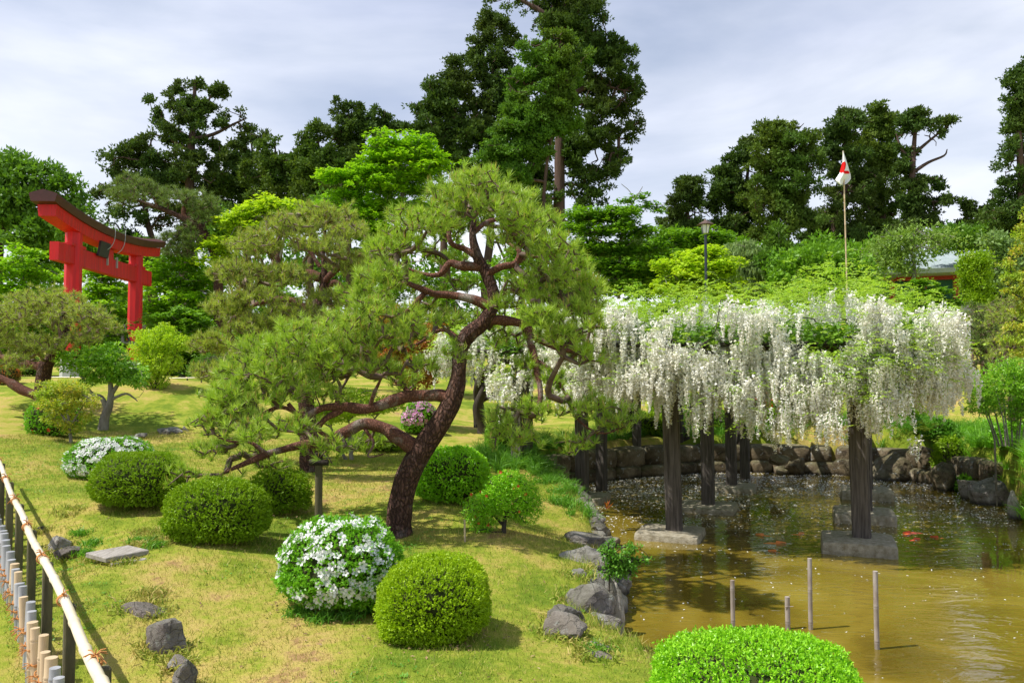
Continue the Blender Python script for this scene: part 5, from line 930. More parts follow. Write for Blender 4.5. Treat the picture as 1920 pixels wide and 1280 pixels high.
# two-lobed shrub with red flowers right of the trunk
def lobed(name, label, cat, base, stems, lobes, lm, seed, nl, L, Wd, fl=None, nfl=0, fs=.05, bark='dark_bark', upw=.3, group=None, solid=.55, tri=False):
    """open shrub or small tree: stems, twigs, leaves in whorls filling irregular lobes (centre, radii in metres)"""
    g = np.random.default_rng(seed); b0 = A([base[0], base[1], gz(base[0], base[1])]); t = thing(name, label, cat, tuple(b0), group); tm = MB(); nodes = []
    for pth, r0, r1 in stems: q = smoothpath(pth, 4); q[0, 2] = min(q[0, 2], b0[2] - .05) if len(nodes) == 0 else q[0, 2]; tube(tm, q, np.linspace(r0, r1, len(q)), 8, .15, 14); nodes.append(q)
    kid(tm, 'trunk', M[bark], t); C = A([l[0] for l in lobes]); R = A([l[1] for l in lobes]); P, i = pick(g, C, R, nl // 6, 1 / solid * 1.3); P = P[vnoise(P * 5.5 + seed, 3) > .30]
    sk = chain(nodes); k = P[g.random(len(P)) < min(1., 260 / len(P))]; w = MB(); twigs(w, grow(sk[0], sk[1], k, .09, .14, g, .25), .003, .02, 4); tag(kid(w, 'twigs', M[bark], t), kind='stuff')
    Q = np.repeat(P, 6, 0); n = len(Q); ax = norm(rdir(g, n) + A([0, 0, upw]) + np.repeat(norm(P - C.mean(0)), 6, 0) * .6); Q = Q + rdir(g, n) * L * .5
    s = norm(np.cross(ax, A([0, 0, 1.]) + rdir(g, n) * .8)); kid(leaves(MB(), Q, ax, s, L * g.uniform(.6, 1.2, n), Wd, g.random(n), tri), 'crown', M[lm], t)
    if fl: j = g.choice(len(P), min(nfl, len(P)), replace=False); flowers(t, P[j] + A([0, -.05, .02]), norm(P[j] - C.mean(0) + A([0, -.8, .1])), fs, fl, g)
    return t
def pl(pts, d): return [px(u, v, d + (dd[0] if dd else 0)) for u, v, *dd in pts]
def lb_(pts, d, dep=.9): return [(px(u, v, d + (dd[0] if dd else 0)), (a * d / FPX, a * d / FPX * dep, b * d / FPX)) for u, v, a, b, *dd in pts]
p = pxz(943, 1012, EYE - 1.84); D = p[1]
lobed('azalea_shrub', 'two-lobed shrub on a dark trunk with scattered red flowers', 'shrub', p, [(pl([(943, 1016), (945, 990), (948, 960), (955, 930)], D), .035, .015), (pl([(945, 985), (925, 965), (905, 950)], D), .018, .01), (pl([(947, 965), (975, 935), (990, 915)], D), .015, .008)],
      lb_([(962, 928, 56, 46), (985, 950, 36, 34), (905, 955, 40, 32), (925, 940, 35, 25), (905, 985, 28, 18), (950, 900, 35, 20)], D), 'hedge_lime', 240, 26000, .024, .011, 'red_petal', 26, .034)
p = px(195, 803, 17.); D = 17.
lobed('garden_tree', 'small grey-barked tree with broad fresh leaves left of the pines', 'tree', p, [(pl([(193, 806), (197, 780), (205, 760), (208, 735), (205, 700)], D), .11, .04), (pl([(200, 765), (190, 745), (170, 735), (150, 700)], D), .06, .02), (pl([(208, 740), (225, 715), (240, 690)], D), .05, .02), (pl([(205, 750), (235, 738), (250, 745), (258, 752)], D), .035, .01)],
      lb_([(190, 668, 60, 18), (150, 680, 42, 22), (205, 690, 55, 25), (235, 700, 45, 20), (130, 665, 25, 12), (250, 712, 35, 14), (180, 710, 30, 10), (200, 655, 40, 10)], D), 'fig', 241, 8500, .08, .045, bark='grey_bark', upw=-.1)
p = px(133, 834, 14.2); D = 14.2
lobed('maple_shrub', 'small yellow-green maple with orange tips in front of the left azalea', 'maple', p, [(pl([(133, 836), (132, 815), (128, 780), (122, 740)], D), .035, .012), (pl([(131, 800), (150, 770), (165, 745)], D), .018, .008), (pl([(130, 795), (105, 765), (85, 740)], D), .018, .008)],
      lb_([(122, 728, 42, 16), (95, 738, 32, 12), (150, 748, 36, 16), (120, 755, 50, 18), (125, 780, 45, 20), (85, 722, 24, 10), (165, 760, 22, 10), (135, 800, 22, 12)], D), 'maple_tip', 242, 18000, .042, .02, upw=-.3, bark='grey_bark')
p = px(290, 745, 20.5); D = 20.5
lobed('maple_shrub', 'airy bright lime shrub beside the foot of the right gate pillar', 'shrub', p, [(pl([(291, 748), (291, 725), (300, 690), (310, 650)], D), .06, .02), (pl([(291, 730), (275, 700), (265, 660)], D), .04, .015), (pl([(292, 730), (320, 690), (335, 650)], D), .03, .01)],
      lb_([(295, 640, 38, 25), (270, 660, 32, 25), (325, 645, 28, 22), (300, 680, 45, 25), (310, 620, 20, 16), (275, 700, 30, 20), (345, 640, 12, 12), (260, 630, 16, 14), (300, 715, 20, 20)], D), 'maple_yellow', 243, 22000, .055, .024)
D = 20.; lobed('red_maple', 'orange-red young maple glimpsed between the pines', 'maple', px(775, 780, D), [(pl([(775, 790), (775, 740), (780, 690), (775, 640)], D), .08, .02)], lb_([(770, 640, 70, 28), (800, 675, 60, 26), (740, 665, 40, 30), (790, 610, 50, 20), (730, 590, 45, 20), (780, 710, 45, 18), (820, 650, 30, 25)], D), 'maple_red', 244, 16000, .08, .045, upw=-.2)
D = 15.; lobed('maple_shrub', 'low yellow-green maple on grey leaning stems behind the two long pine limbs', 'maple', px(655, 872, D), [(pl([(662, 876), (658, 850), (655, 800)], D), .05, .03), (pl([(655, 872), (640, 845), (620, 800)], D), .035, .02), (pl([(640, 874), (615, 858), (596, 845)], D), .035, .02), (pl([(658, 850), (690, 800), (715, 770)], D), .03, .012)],
      lb_([(660, 765, 70, 14), (705, 762, 55, 12), (620, 780, 45, 14), (665, 740, 45, 12), (730, 750, 30, 10), (590, 770, 30, 12)], D), 'maple_yellow', 245, 12000, .05, .028, upw=-.3, bark='grey_bark')
D = 14.5; st = [(pl([(1880 + k * 6, 836), (1870 + k * 9 + 3 * math.sin(k * 2), 790), (1850 + k * 14, 720)], D + .2 * math.sin(k * 5)), .018, .008) for k in range(-2, 7)]
lobed('deutzia_shrub', 'tall many-stemmed green shrub on the right bank', 'shrub', px(1885, 838, D), st, lb_([(1865, 720, 60, 30), (1900, 740, 50, 34), (1840, 740, 38, 22), (1905, 700, 45, 26), (1860, 760, 40, 20), (1920, 770, 40, 40), (1890, 690, 40, 20), (1830, 770, 26, 12), (1960, 740, 50, 50)], D), 'fig', 246, 18000, .055, .024, bark='grey_bark')
D = 13.5; lobed('gold_tipped_maple', 'yellow-green maple with orange leaf tips reaching in at the right edge', 'maple', px(1990, 860, D), [(pl([(1990, 870), (1985, 750), (1960, 640), (1920, 560)], D), .07, .02), (pl([(1985, 700), (1950, 620), (1905, 600)], D), .03, .01), (pl([(1960, 640), (1950, 520), (1930, 440)], D), .03, .01)],
      lb_([(1905, 520, 28, 14), (1912, 545, 30, 12), (1895, 495, 22, 10), (1920, 470, 24, 20), (1905, 610, 28, 10), (1900, 635, 34, 9), (1925, 580, 30, 12), (1915, 440, 18, 22), (1910, 660, 34, 8), (1960, 560, 50, 80), (1925, 400, 14, 20), (1960, 440, 40, 50)], D), 'maple_tip', 247, 15000, .055, .028, upw=-.2)
D = 6.9; lobed('bank_plant', 'leafy green plant leaning out over the water behind the bank rocks', 'plant', px(1140, 1080, D + .2), [(pl([(1140, 1085), (1150, 1060), (1170, 1045), (1205, 1050)], D), .006, .003), (pl([(1140, 1085), (1165, 1065), (1180, 1075)], D), .006, .003), (pl([(1140, 1080), (1150, 1040), (1180, 1020)], D), .006, .003), (pl([(1160, 1050), (1200, 1030), (1222, 1052)], D), .004, .002)],
      lb_([(1160, 1045, 30, 24), (1180, 1060, 22, 20), (1145, 1030, 22, 18), (1205, 1048, 22, 6), (1150, 1070, 22, 16), (1185, 1025, 18, 6)], D), 'fern', 248, 3200, .032, .016, upw=-.2)
for i, (u, v, d, lb) in enumerate(((1148, 1225, 6.3, 'broad-bladed green sprout by the lowest bank rock'), (1138, 950, 12.2, 'small reddish leafed sprout on the left bank by the water'))):
    p = px(u, v, d); g = np.random.default_rng(i); n = 26; ax = norm(rdir(g, n) * .8 + A([0, 0, 1.2])); tag(leaves(MB(), np.repeat(p[None], n, 0) + g.normal(0, .02, (n, 3)), ax, norm(np.cross(ax, rdir(g, n))), g.uniform(.06, .14, n), .018, g.random(n)).build('sprout', M['fern' if i == 0 else 'maple_red'], loc=tuple(p)), lb, 'plant')
tufts([tuple(shore(19, 23, 1, .1, .8)[0]) for _ in range(60)], 'bank_ferns', 'ferny green growth over the right bank boulders', .22, 30, 'fig')

tufts(shore(18, 22, 150, .0, .55), 'bank_grass', 'long grass hanging over the rocks at the far right of the pond', .32, 36, 'azalea_leaf')
# ------------------------------------------------------------------ wisteria
g = np.random.default_rng(77)
wis = thing('wisteria', 'old white wisteria in full bloom hanging over the pond arbour', 'wisteria', (4.0, 14.0, 0))
CP = A([(-1.5, 15.6), (.5, 13.1), (1.15, 11.4), (2.1, 10.8), (3.1, 10.35), (4.4, 9.95), (5.55, 10.1), (6.55, 12.0), (7.5, 14.0), (8.5, 16.2), (6.5, 18.4), (1.5, 19.2), (-1.9, 18.6)])
def poly_sd(a, x, y):
    p = np.stack([x, y], -1); b = np.roll(a, -1, 0); best = np.full(x.shape, 1e9); ins = np.zeros(x.shape, bool)
    for i in range(len(a)):
        e = b[i] - a[i]; w = p - a[i]; t = np.clip((w @ e) / (e @ e), 0, 1); dd = w - t[..., None] * e; best = np.minimum(best, np.hypot(dd[..., 0], dd[..., 1])); c = (a[i][1] > p[..., 1]) != (b[i][1] > p[..., 1]); xi = a[i][0] + (p[..., 1] - a[i][1]) * (b[i][0] - a[i][0]) / (b[i][1] - a[i][1] + 1e-12); ins ^= c & (p[..., 0] < xi)
    return np.where(ins, best, -best)
def ctop(x, y):
    s = poly_sd(CP, x, y); q = np.stack([x, y, x * 0], -1); return 2.88 + .58 * np.clip(s / 1.0, 0, 1) ** .7 + (fbm(q * 1.1, 3, 8) - .5) * .85 + .004 * (y - 11)
def csample(n):
    x = g.uniform(-2, 9, n * 4); y = g.uniform(9.8, 19.3, n * 4); k = (poly_sd(CP, x, y) > .02) & (g.random(n * 4) < (12.5 / y) ** 2.2); return x[k][:n], y[k][:n]
# flower clusters: (anchor, length)
x, y = csample(2300); s = poly_sd(CP, x, y); zt = ctop(x, y); k = g.random(len(x)) < np.where(s < .5, 1, .75); RC = [np.stack([x, y, zt - .02 - g.random(len(x)) ** 1.4 * .45], -1)[k]]
def edge_pts(n, i0, i1, zlo, zhi, inn=.5):
    o = []
    seg = [(CP[i], CP[i + 1]) for i in range(i0, i1)]; Ls = A([np.hypot(*(b - a)) for a, b in seg]); c = g.choice(len(seg), n, p=Ls / Ls.sum()); t = g.random(n)[:, None]; P = A([seg[i][0] for i in c]) * (1 - t) + A([seg[i][1] for i in c]) * t
    cen = CP.mean(0); P = P + norm(cen - P) * g.uniform(-.12, inn, n)[:, None]; z = g.uniform(zlo, zhi, n); q = np.stack([P[:, 0], P[:, 1], z], -1); return q[vnoise(q * A([1.6, 1.6, 3.2]) + 3, 5) > .36]
MC = np.concatenate([edge_pts(100, 1, 6, 2.15, 3.3, .7), edge_pts(46, 5, 9, 2.1, 3.2, .5), edge_pts(34, 0, 2, 2.2, 3.2, .8)])       # mounds of blossom, one above the other
for c_ in MC: k_ = g.integers(12, 26); h_ = rdir(g, k_); h_[:, 2] = np.abs(h_[:, 2]); RC.append(c_ + h_ * A([.36, .36, .26]) * g.uniform(.6, 1.25) * (g.random(k_) ** .4)[:, None])
# lower tiers hanging on drooping vines, as they show in front of the posts
TIER = [(1190, 700, 40, 22, 11.0), (1240, 725, 50, 16, 10.9), (1330, 720, 60, 34, 10.7), (1400, 735, 40, 34, 10.5), (1410, 775, 40, 18, 10.4), (1490, 690, 50, 50, 10.3), (1500, 765, 50, 28, 10.2), (1475, 790, 36, 10, 10.3), (1570, 720, 40, 40, 10.0), (1600, 690, 50, 50, 10.2), (1655, 740, 50, 40, 10.1), (1640, 775, 40, 22, 10.0), (1700, 700, 50, 45, 10.2), (1750, 720, 34, 36, 10.3), (1690, 760, 30, 22, 10.0), (1775, 690, 22, 60, 10.6), (1795, 640, 16, 34, 10.6), (1716, 835, 14, 14, 10.0), (1440, 815, 12, 10, 10.3), (1700, 790, 20, 16, 10.0),
        (1560, 790, 30, 12, 9.9), (1090, 640, 40, 24, 13.0), (950, 650, 50, 40, 15.0), (880, 660, 40, 44, 15.5), (830, 650, 16, 30, 15.5), (1000, 690, 40, 22, 14.5), (1075, 690, 44, 12, 13.), (955, 745, 26, 12, 13.6), (1250, 760, 22, 10, 10.9), (1310, 775, 26, 12, 10.7)]
for u, v, a, b, d in TIER:
    n = int(a * b / 34) + 3; o = rdir(g, n) * (g.random(n) ** .45)[:, None]; dd = d + g.uniform(-.25, .35, n); RC.append(A([px(u + q[0] * a, v - 14 + q[2] * b, e_) for q, e_ in zip(o, dd)]))
RC = np.concatenate(RC); keep = (vnoise(RC * A([1.2, 1.2, 2.0]), 12) > .33) & ((RC[:, 2] < 3.08) | (g.random(len(RC)) < .72)); RC = RC[keep]; print('racemes', len(RC))
def raceme(g, ln, nf=60, s=.021):
    """one hanging cluster: florets getting smaller to the tip"""
    t = g.random(nf) ** .75; R = .031 * (1 - t) ** .7 + .006; a = g.uniform(0, 2 * PI, nf); bend = g.normal(0, .05, 2); P = np.stack([R * np.cos(a) + bend[0] * t * ln, R * np.sin(a) + bend[1] * t * ln, -t * ln], -1)
    ax = norm(rdir(g, nf) + A([0, 0, -.2])); sz = s * (1.25 - .6 * t) * g.uniform(.8, 1.3, nf); return P, ax, norm(np.cross(ax, rdir(g, nf))), sz
RAC = []; 
for k in range(10):
    ln = .20 + .035 * k; P, ax, s, sz = raceme(g, ln, int(62 + 8 * k)); mb = MB(); leaves(mb, P, ax, s, sz * 1.15, sz, g.random(len(P)) * np.where(P[:, 2] > -.3 * ln, 1, .9)); tube(mb, [(0, 0, .03), (0, 0, -ln * .5), (0, 0, -ln * .9)], .0022, 3, cap=False, m=1); o = mb.build('flower_cluster', [M['wist_petal'], M['wist_leaf']]); RAC.append((P, ax, s, sz, o.data)); bpy.data.objects.remove(o)
score = RC[:, 1] - .9 * np.clip(3.2 - RC[:, 2], 0, 1.4); order = np.argsort(score); L0 = A(wis.location); wt = np.clip(g.normal(4.2, 2.4, len(RC)), 0, 9).astype(int); big = MB()
for r_, i in enumerate(order):
    q = RC[i]; P, ax, s, sz, me = RAC[wt[i]]; a = g.uniform(0, 2 * PI)
    if r_ < 290: o = link('flower_cluster', me, wis, tuple(q - L0)); o.rotation_euler = (g.normal(0, .07), g.normal(0, .07), a)
    else:
        kk = slice(None) if q[1] < 12.6 else slice(None, None, 2); sc = 1. if q[1] < 12.6 else 1.35; leaves(big, rotz(P[kk], a) + q, rotz(ax[kk], a), rotz(s[kk], a), sz[kk] * 1.35 * sc, sz[kk] * 1.35 * sc, g.random(len(P[kk])), True)
tag(kid(big, 'flower_clusters', M['wist_petal'], wis), kind='stuff')
# leaf sprays: arching stalks with paired leaflets
def sprays(S, name, up=.5, n_l=11, ll=.058, sl_=.22):
    n = len(S); a = g.uniform(0, 2 * PI, n); ax = norm(np.stack([np.cos(a), np.sin(a), np.full(n, up) + g.normal(0, .35, n)], -1)); sd3 = norm(np.cross(ax, A([0, 0, 1.]) + rdir(g, n) * .3)); LL_ = sl_ * g.uniform(.7, 1.2, n); mb = MB(); tone = g.random(n)
    for k in range(n_l):
        t = (k // 2 + 1) / (n_l // 2 + 1); sg = 1 if k % 2 else -1; P = S + ax * (LL_ * t)[:, None] + A([0, 0, -1.]) * (LL_ * t * t * .45)[:, None]; dr = norm(sd3 * sg * (0 if k == n_l - 1 else 1) + ax * .55 + A([0, 0, -.35]) + rdir(g, n) * .2)
        leaves(mb, P, dr, norm(np.cross(dr, A([0, 0, 1.]) + rdir(g, n) * .4)), ll * g.uniform(.7, 1.15, n), ll * .40, np.clip(tone * .5 + g.random(n) * .5, 0, 1))
    return mb
x, y = csample(4800); zt = ctop(x, y); s = poly_sd(CP, x, y); nn = vnoise(np.stack([x, y, x * 0], -1) * 1.1, 31); k = g.random(len(x)) < np.clip((y - 10.0) / 2.6 + nn * 1.6 - .55, .25, 1); S = np.stack([x, y, zt + g.normal(.05, .08, len(x)) + .26 * (nn > .55) * g.random(len(x)) ** 1.5], -1)[k]
e2 = edge_pts(240, 0, 8, 2.3, 3.3, .4); e3 = RC[g.random(len(RC)) < .30] + g.normal(0, .08, (1, 3)); e4 = RC[(vnoise(RC * 1.9, 44) > .60) & (g.random(len(RC)) < .8)]; e4 = e4 + g.normal(0, .09, e4.shape) + A([0, -.16, .05]); S2 = A([px(u + g.normal(0, 16), v + g.normal(0, 10), d + g.uniform(-.2, .2)) for u, v, d in [(1460, 705, 10.4)] * 26 + [(1620, 752, 10.)] * 14 + [(1735, 805, 10.)] * 16 + [(1400, 800, 10.5)] * 18 + [(1150, 665, 11.3)] * 16 + [(1525, 800, 10.2)] * 18 + [(1330, 790, 10.8)] * 16 + [(1800, 600, 10.8)] * 14 + [(1060, 660, 12.6)] * 14 + [(850, 640, 15.4)] * 18 + [(940, 720, 14)] * 12])
tag(kid(sprays(np.concatenate([S, e2, e3, e4, S2]), 'leaves'), 'leaves', M['wist_leaf'], wis), kind='stuff')
up_ = A([px(u + g.normal(0, 8), v + g.normal(0, 5), d) for u, v, d in [(1255, 545, 15), (1395, 545, 15), (1440, 540, 15.5), (1600, 535, 14.5), (1645, 540, 14), (1665, 545, 13.5), (1190, 548, 14), (1540, 545, 15), (1700, 555, 13)] for _ in range(16)]); tag(kid(sprays(up_, 'leaves', 1.2), 'young_leaves', M['wist_leaf'], wis), kind='stuff')
k = poly_sd(CP, *(q_ := g.uniform((-2, 9.8), (9, 19.3), (34000, 2)).T)) > .25; q_ = q_[:, k]; n = q_.shape[1]; P = np.stack([q_[0], q_[1], TZ + .16 + g.random(n) * .30], -1); ax = norm(rdir(g, n) * A([1, 1, .35])); tag(kid(leaves(MB(), P, ax, norm(np.cross(ax, A([0, 0, 1.]) + rdir(g, n) * .5)), .13, .075, g.random(n), True), 'shadow_casting_leaves', M['broad'], wis), kind='stuff')  # extra leaf layer added above the trellis to cast shadow on the water
# woody vines
vm = MB(); gv = np.random.default_rng(6)
for x0, y0, x1, y1 in [(px(1180, 790, 19.5)[0], 19.5, 4.2, 15.0), (px(1160, 790, 19.3)[0], 19.3, 1.8, 15.5), (px(1290, 800, 17.9)[0], 19.6, 4.6, 14.5), (px(1300, 800, 18.2)[0], 19.8, 3.0, 13.0), (px(905, 785, 20.)[0], 19.6, .6, 17.0), (px(1385, 800, 19.6)[0], 19.8, 6.2, 15.5)]:
    for s_ in range(2):
        zb = gz(x0, y0); pts = [(x0 + s_ * .12, y0, zb - .1)]; ph = gv.uniform(0, 6); 
        for k in np.linspace(.15, 1, 8): t = k; ht = min(1, k * 2.2); pts.append((x0 + (x1 - x0) * max(0, k - .35) / .65 + .13 * math.cos(k * 11 + s_ * PI + ph), y0 + (y1 - y0) * max(0, k - .35) / .65 + .13 * math.sin(k * 11 + s_ * PI + ph), zb + (TZ + .05 - zb) * ht))
        q = smoothpath(pts, 6); o = tube(MB(), q, np.linspace(.15, .035, len(q)) * gv.uniform(.7, 1.1), 10, .22, 8); kid(o, 'vine_trunk', M['dark_bark'], wis)
x, y = csample(420); att = np.stack([x, y, np.minimum(ctop(x, y) - .15, TZ + .1 + gv.random(len(x)) * .55)], -1); att = np.concatenate([att, RC[gv.random(len(RC)) < .22] + A([0, .08, .03])]); r0 = A([(4.6 + 1.05 * t, 11 + 2.25 * t, TZ + .2) for t in np.linspace(0, 3, 12)] + [(2.3 + 1.05 * t, 11.4 + 2.25 * t, TZ + .2) for t in np.linspace(0, 3, 12)]); pr_ = A([-1] + list(range(11)) + [0] + list(range(12, 23)))
w = MB(); twigs(w, grow(r0, pr_, att, .22, .14, gv, .1), .0032, .022, 5, .5, .40); tag(kid(w, 'vines', M['dark_bark'], wis), kind='stuff')
# young wisteria limb standing alone between pine and arbour
D = 21.; lobed('wisteria_sapling', 'crooked dark wisteria stem standing on the lawn left of the arbour', 'wisteria', px(897, 788, D), [(pl([(897, 790), (895, 765), (905, 748), (930, 738), (950, 720)], D), .13, .06), (pl([(903, 750), (895, 725), (885, 700)], D), .05, .02)], lb_([(905, 690, 22, 12), (955, 700, 22, 12)], D), 'wist_leaf', 249, 500, .07, .03)

# ------------------------------------------------------------------ trees behind
CB, GB = M['cedar_bark'], M['grey_bark']
def cedar(label, d, u, vb, blobs, seed, m='cedar', n=70, tr=.38, br=1.15, cl=28, nl=12, L=.205, Wd=.16, trunk=None, flat=.42, jit=.75, lean=0., base=None, sh=-.50, cr=.22, wf=.9):
    b = px(u, vb, d) if base is None else base; t_ = max(q[1] for q in blobs)
    return bough_tree('cedar_tree', label, 'cedar tree', d, b, blobs, M[m], CB, seed, nb=int(n * 2.7), br=br * wf * .56, flat=flat * 1.15, ncl=int(cl * .36), cr=cr * d / 55, nl=nl, L=L * d / 55, Wd=Wd * d / 55, mode='ball', depth=.9, tr=tr, twr=.022, shell=sh, trunk=trunk, jit=jit, lean=lean)
def trk(pts, d, r0, r1): q = A([px(u, v, d) for u, v in pts]); return [(q, np.linspace(r0, r1, len(q)))]
def limb3(pts, d, r0, r1): return trk(pts, d, r0, r1)[0]
T0 = trk([(352, 520), (355, 400), (357, 300), (362, 230), (366, 150)], 58, .5, .10) + [limb3(q, 58, .17, .04) for q in ([(358, 262), (320, 235), (285, 205)], [(358, 285), (320, 262), (280, 250)], [(360, 262), (400, 252), (440, 232), (462, 222)], [(362, 235), (385, 200), (400, 170)], [(362, 240), (340, 205), (320, 180)])]
cedar('tall dark conifer with wide level boughs standing clear above the gate', 58, 357, 520, [(366, 155, 40, 10), (330, 172, 30, 10), (405, 168, 26, 12), (340, 195, 52, 14), (395, 200, 34, 10), (286, 188, 22, 10), (292, 215, 18, 6), (305, 210, 30, 8), (350, 222, 55, 12), (445, 215, 26, 9), (425, 232, 36, 8), (365, 250, 70, 10), (330, 262, 40, 8), (462, 240, 22, 10), (400, 268, 44, 8), (372, 300, 60, 16), (380, 335, 66, 26), (330, 330, 50, 26)], 301, n=80, br=.95, trunk=T0, flat=.38, sh=-.36)
cedar('broad dark cedar left of the tall level-boughed conifer', 52, 300, 560, [(262, 278, 40, 14), (285, 262, 26, 8), (245, 300, 38, 20), (222, 330, 34, 24), (295, 300, 44, 22), (245, 350, 46, 26), (205, 370, 26, 22), (300, 345, 44, 26), (205, 410, 24, 26), (255, 400, 44, 28), (310, 400, 44, 30), (250, 445, 30, 18)], 302, n=95)
cedar('dark cedar filling the gap right of the tall conifer trunk', 62, 440, 560, [(450, 270, 34, 16), (470, 258, 22, 12), (440, 305, 50, 26), (420, 350, 50, 30), (470, 340, 50, 34), (440, 400, 60, 26), (380, 380, 50, 26)], 303, n=75)
cedar('rounded cedar with brighter lower boughs left of the lime trees', 57, 512, 560, [(515, 268, 24, 12), (500, 285, 36, 16), (540, 300, 34, 22), (505, 325, 55, 26), (545, 350, 40, 28), (500, 375, 55, 22), (560, 320, 26, 40)], 304, 'cedar_olive', n=75)
cedar('slim pointed cedar between the rounded one and the open-crowned one', 55, 592, 560, [(591, 240, 10, 8), (590, 262, 20, 12), (575, 278, 24, 14), (610, 290, 30, 16), (595, 318, 38, 20), (610, 350, 44, 26), (580, 380, 44, 22)], 305, 'cedar_olive', n=60)
cedar('open-crowned cedar with dark tufted top above the lime trees', 56, 650, 560, [(652, 200, 18, 6), (672, 210, 18, 7), (636, 212, 16, 7), (655, 225, 32, 10), (682, 238, 14, 12), (650, 252, 40, 12), (628, 262, 26, 14), (668, 275, 26, 12), (650, 300, 42, 18), (645, 340, 40, 20)], 306, n=60, br=.9)
cedar('small round-topped cedar just left of the high cedar group', 60, 726, 560, [(722, 214, 18, 8), (715, 230, 20, 12), (738, 235, 18, 12), (726, 256, 32, 12), (725, 290, 36, 26), (720, 330, 40, 30)], 307, n=50, br=.9)
cedar('broad cedar forming the left shoulder of the high cedar group', 54, 822, 560, [(853, 118, 14, 8), (848, 140, 24, 14), (862, 165, 30, 16), (822, 172, 34, 18), (800, 200, 34, 18), (845, 205, 44, 22), (785, 235, 30, 14), (830, 245, 55, 24), (880, 240, 36, 26), (800, 280, 50, 22), (860, 290, 46, 24), (900, 320, 40, 26), (785, 310, 26, 14)], 308, n=125)
cedar('thin-topped tall cedar with dead twigs behind the green-lit boughs', 56, 925, 560, [(915, 28, 14, 8), (908, 45, 16, 12), (935, 45, 26, 14), (905, 70, 22, 18), (945, 78, 30, 22), (890, 100, 26, 20), (930, 112, 40, 22), (895, 145, 34, 22), (945, 155, 36, 26), (910, 190, 50, 26), (950, 215, 40, 26), (905, 240, 50, 26), (930, 285, 50, 26), (905, 330, 44, 26), (960, 340, 44, 26), (985, 280, 40, 26), (990, 350, 40, 26), (960, 190, 40, 26), (1010, 330, 26, 24)], 309, n=180)
T1 = trk([(1046, 520), (1047, 440), (1049, 350), (1050, 255), (1056, 150), (1062, 40), (1064, -60)], 50, .46, .16) + [limb3(q, 50, .24, .05) for q in ([(1058, 70), (1025, 30), (985, 5), (950, -8)], [(1056, 120), (1100, 90), (1150, 85)], [(1052, 200), (1030, 150), (1020, 90)], [(1054, 190), (1110, 160), (1170, 170)], [(1052, 235), (1110, 240), (1160, 260)])]
cedar('giant cedar with bare reddish trunk whose crown leaves the top of the picture', 50, 1048, 560, [(935, 2, 14, 5), (1000, 2, 44, 8), (1060, -10, 60, 30), (1110, 14, 36, 22), (1030, 45, 34, 16), (1090, 55, 50, 26), (1125, 90, 44, 26), (1160, 105, 28, 22), (1080, 110, 44, 26), (1175, 150, 30, 20), (1130, 150, 50, 26), (1195, 172, 14, 8), (1160, 195, 42, 24), (1110, 205, 50, 28), (1180, 235, 20, 20), (1140, 250, 46, 24), (1100, 270, 40, 26), (1150, 295, 22, 22), (1115, 320, 44, 24), (1095, 360, 40, 22), (1090, 385, 20, 8), (1010, 380, 34, 22), (1075, 160, 40, 24), (1085, 230, 30, 24), (1075, 300, 24, 24), (1060, 30, 50, 24)], 310, n=260, br=1.05, trunk=T1, tr=.46)
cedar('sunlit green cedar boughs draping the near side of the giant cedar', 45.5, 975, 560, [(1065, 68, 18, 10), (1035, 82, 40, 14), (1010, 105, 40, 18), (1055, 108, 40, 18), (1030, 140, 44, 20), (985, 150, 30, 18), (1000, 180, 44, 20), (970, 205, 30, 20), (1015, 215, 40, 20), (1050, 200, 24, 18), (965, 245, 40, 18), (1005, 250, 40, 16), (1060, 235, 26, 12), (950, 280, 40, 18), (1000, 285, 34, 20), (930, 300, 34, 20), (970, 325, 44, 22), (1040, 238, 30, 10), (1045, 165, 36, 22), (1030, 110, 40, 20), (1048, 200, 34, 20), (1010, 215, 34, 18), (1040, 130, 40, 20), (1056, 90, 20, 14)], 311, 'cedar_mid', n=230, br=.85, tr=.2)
cedar('small cedar with open rounded top left of the right-hand cedar stand', 55, 1292, 560, [(1296, 340, 26, 8), (1280, 352, 24, 10), (1312, 356, 18, 10), (1290, 375, 38, 16), (1262, 392, 20, 12), (1300, 405, 34, 18), (1280, 430, 44, 18), (1330, 400, 20, 26), (1300, 450, 50, 16)], 312, n=70, br=.85)
cedar('slim cedar leaning against the left of the right-hand stand', 54, 1395, 560, [(1403, 262, 12, 6), (1402, 278, 18, 10), (1385, 300, 24, 14), (1360, 325, 20, 10), (1385, 338, 34, 18), (1362, 365, 26, 16), (1395, 380, 36, 20), (1385, 420, 40, 20), (1350, 345, 10, 10), (1390, 450, 36, 14)], 313, n=85)
cedar('massive dome-topped cedar with twin spikes in the right-hand stand', 51, 1470, 560, [(1452, 238, 28, 8), (1482, 240, 28, 8), (1440, 255, 24, 12), (1505, 258, 22, 12), (1470, 270, 52, 18), (1508, 290, 22, 16), (1465, 305, 58, 20), (1515, 318, 12, 8), (1470, 345, 56, 22), (1490, 372, 36, 18), (1440, 385, 46, 22), (1470, 420, 54, 20), (1430, 440, 36, 16), (1505, 412, 26, 16)], 314, 'cedar_olive', n=150)
cedar('dark cedar at the left of the three beside the flag', 54, 1582, 560, [(1578, 212, 12, 6), (1598, 212, 14, 6), (1585, 228, 32, 10), (1562, 250, 22, 14), (1592, 255, 34, 16), (1555, 280, 20, 14), (1590, 290, 36, 18), (1568, 320, 26, 14), (1600, 330, 36, 20), (1590, 365, 44, 18), (1580, 400, 44, 20), (1600, 440, 44, 18), (1545, 300, 8, 6)], 315, n=105)
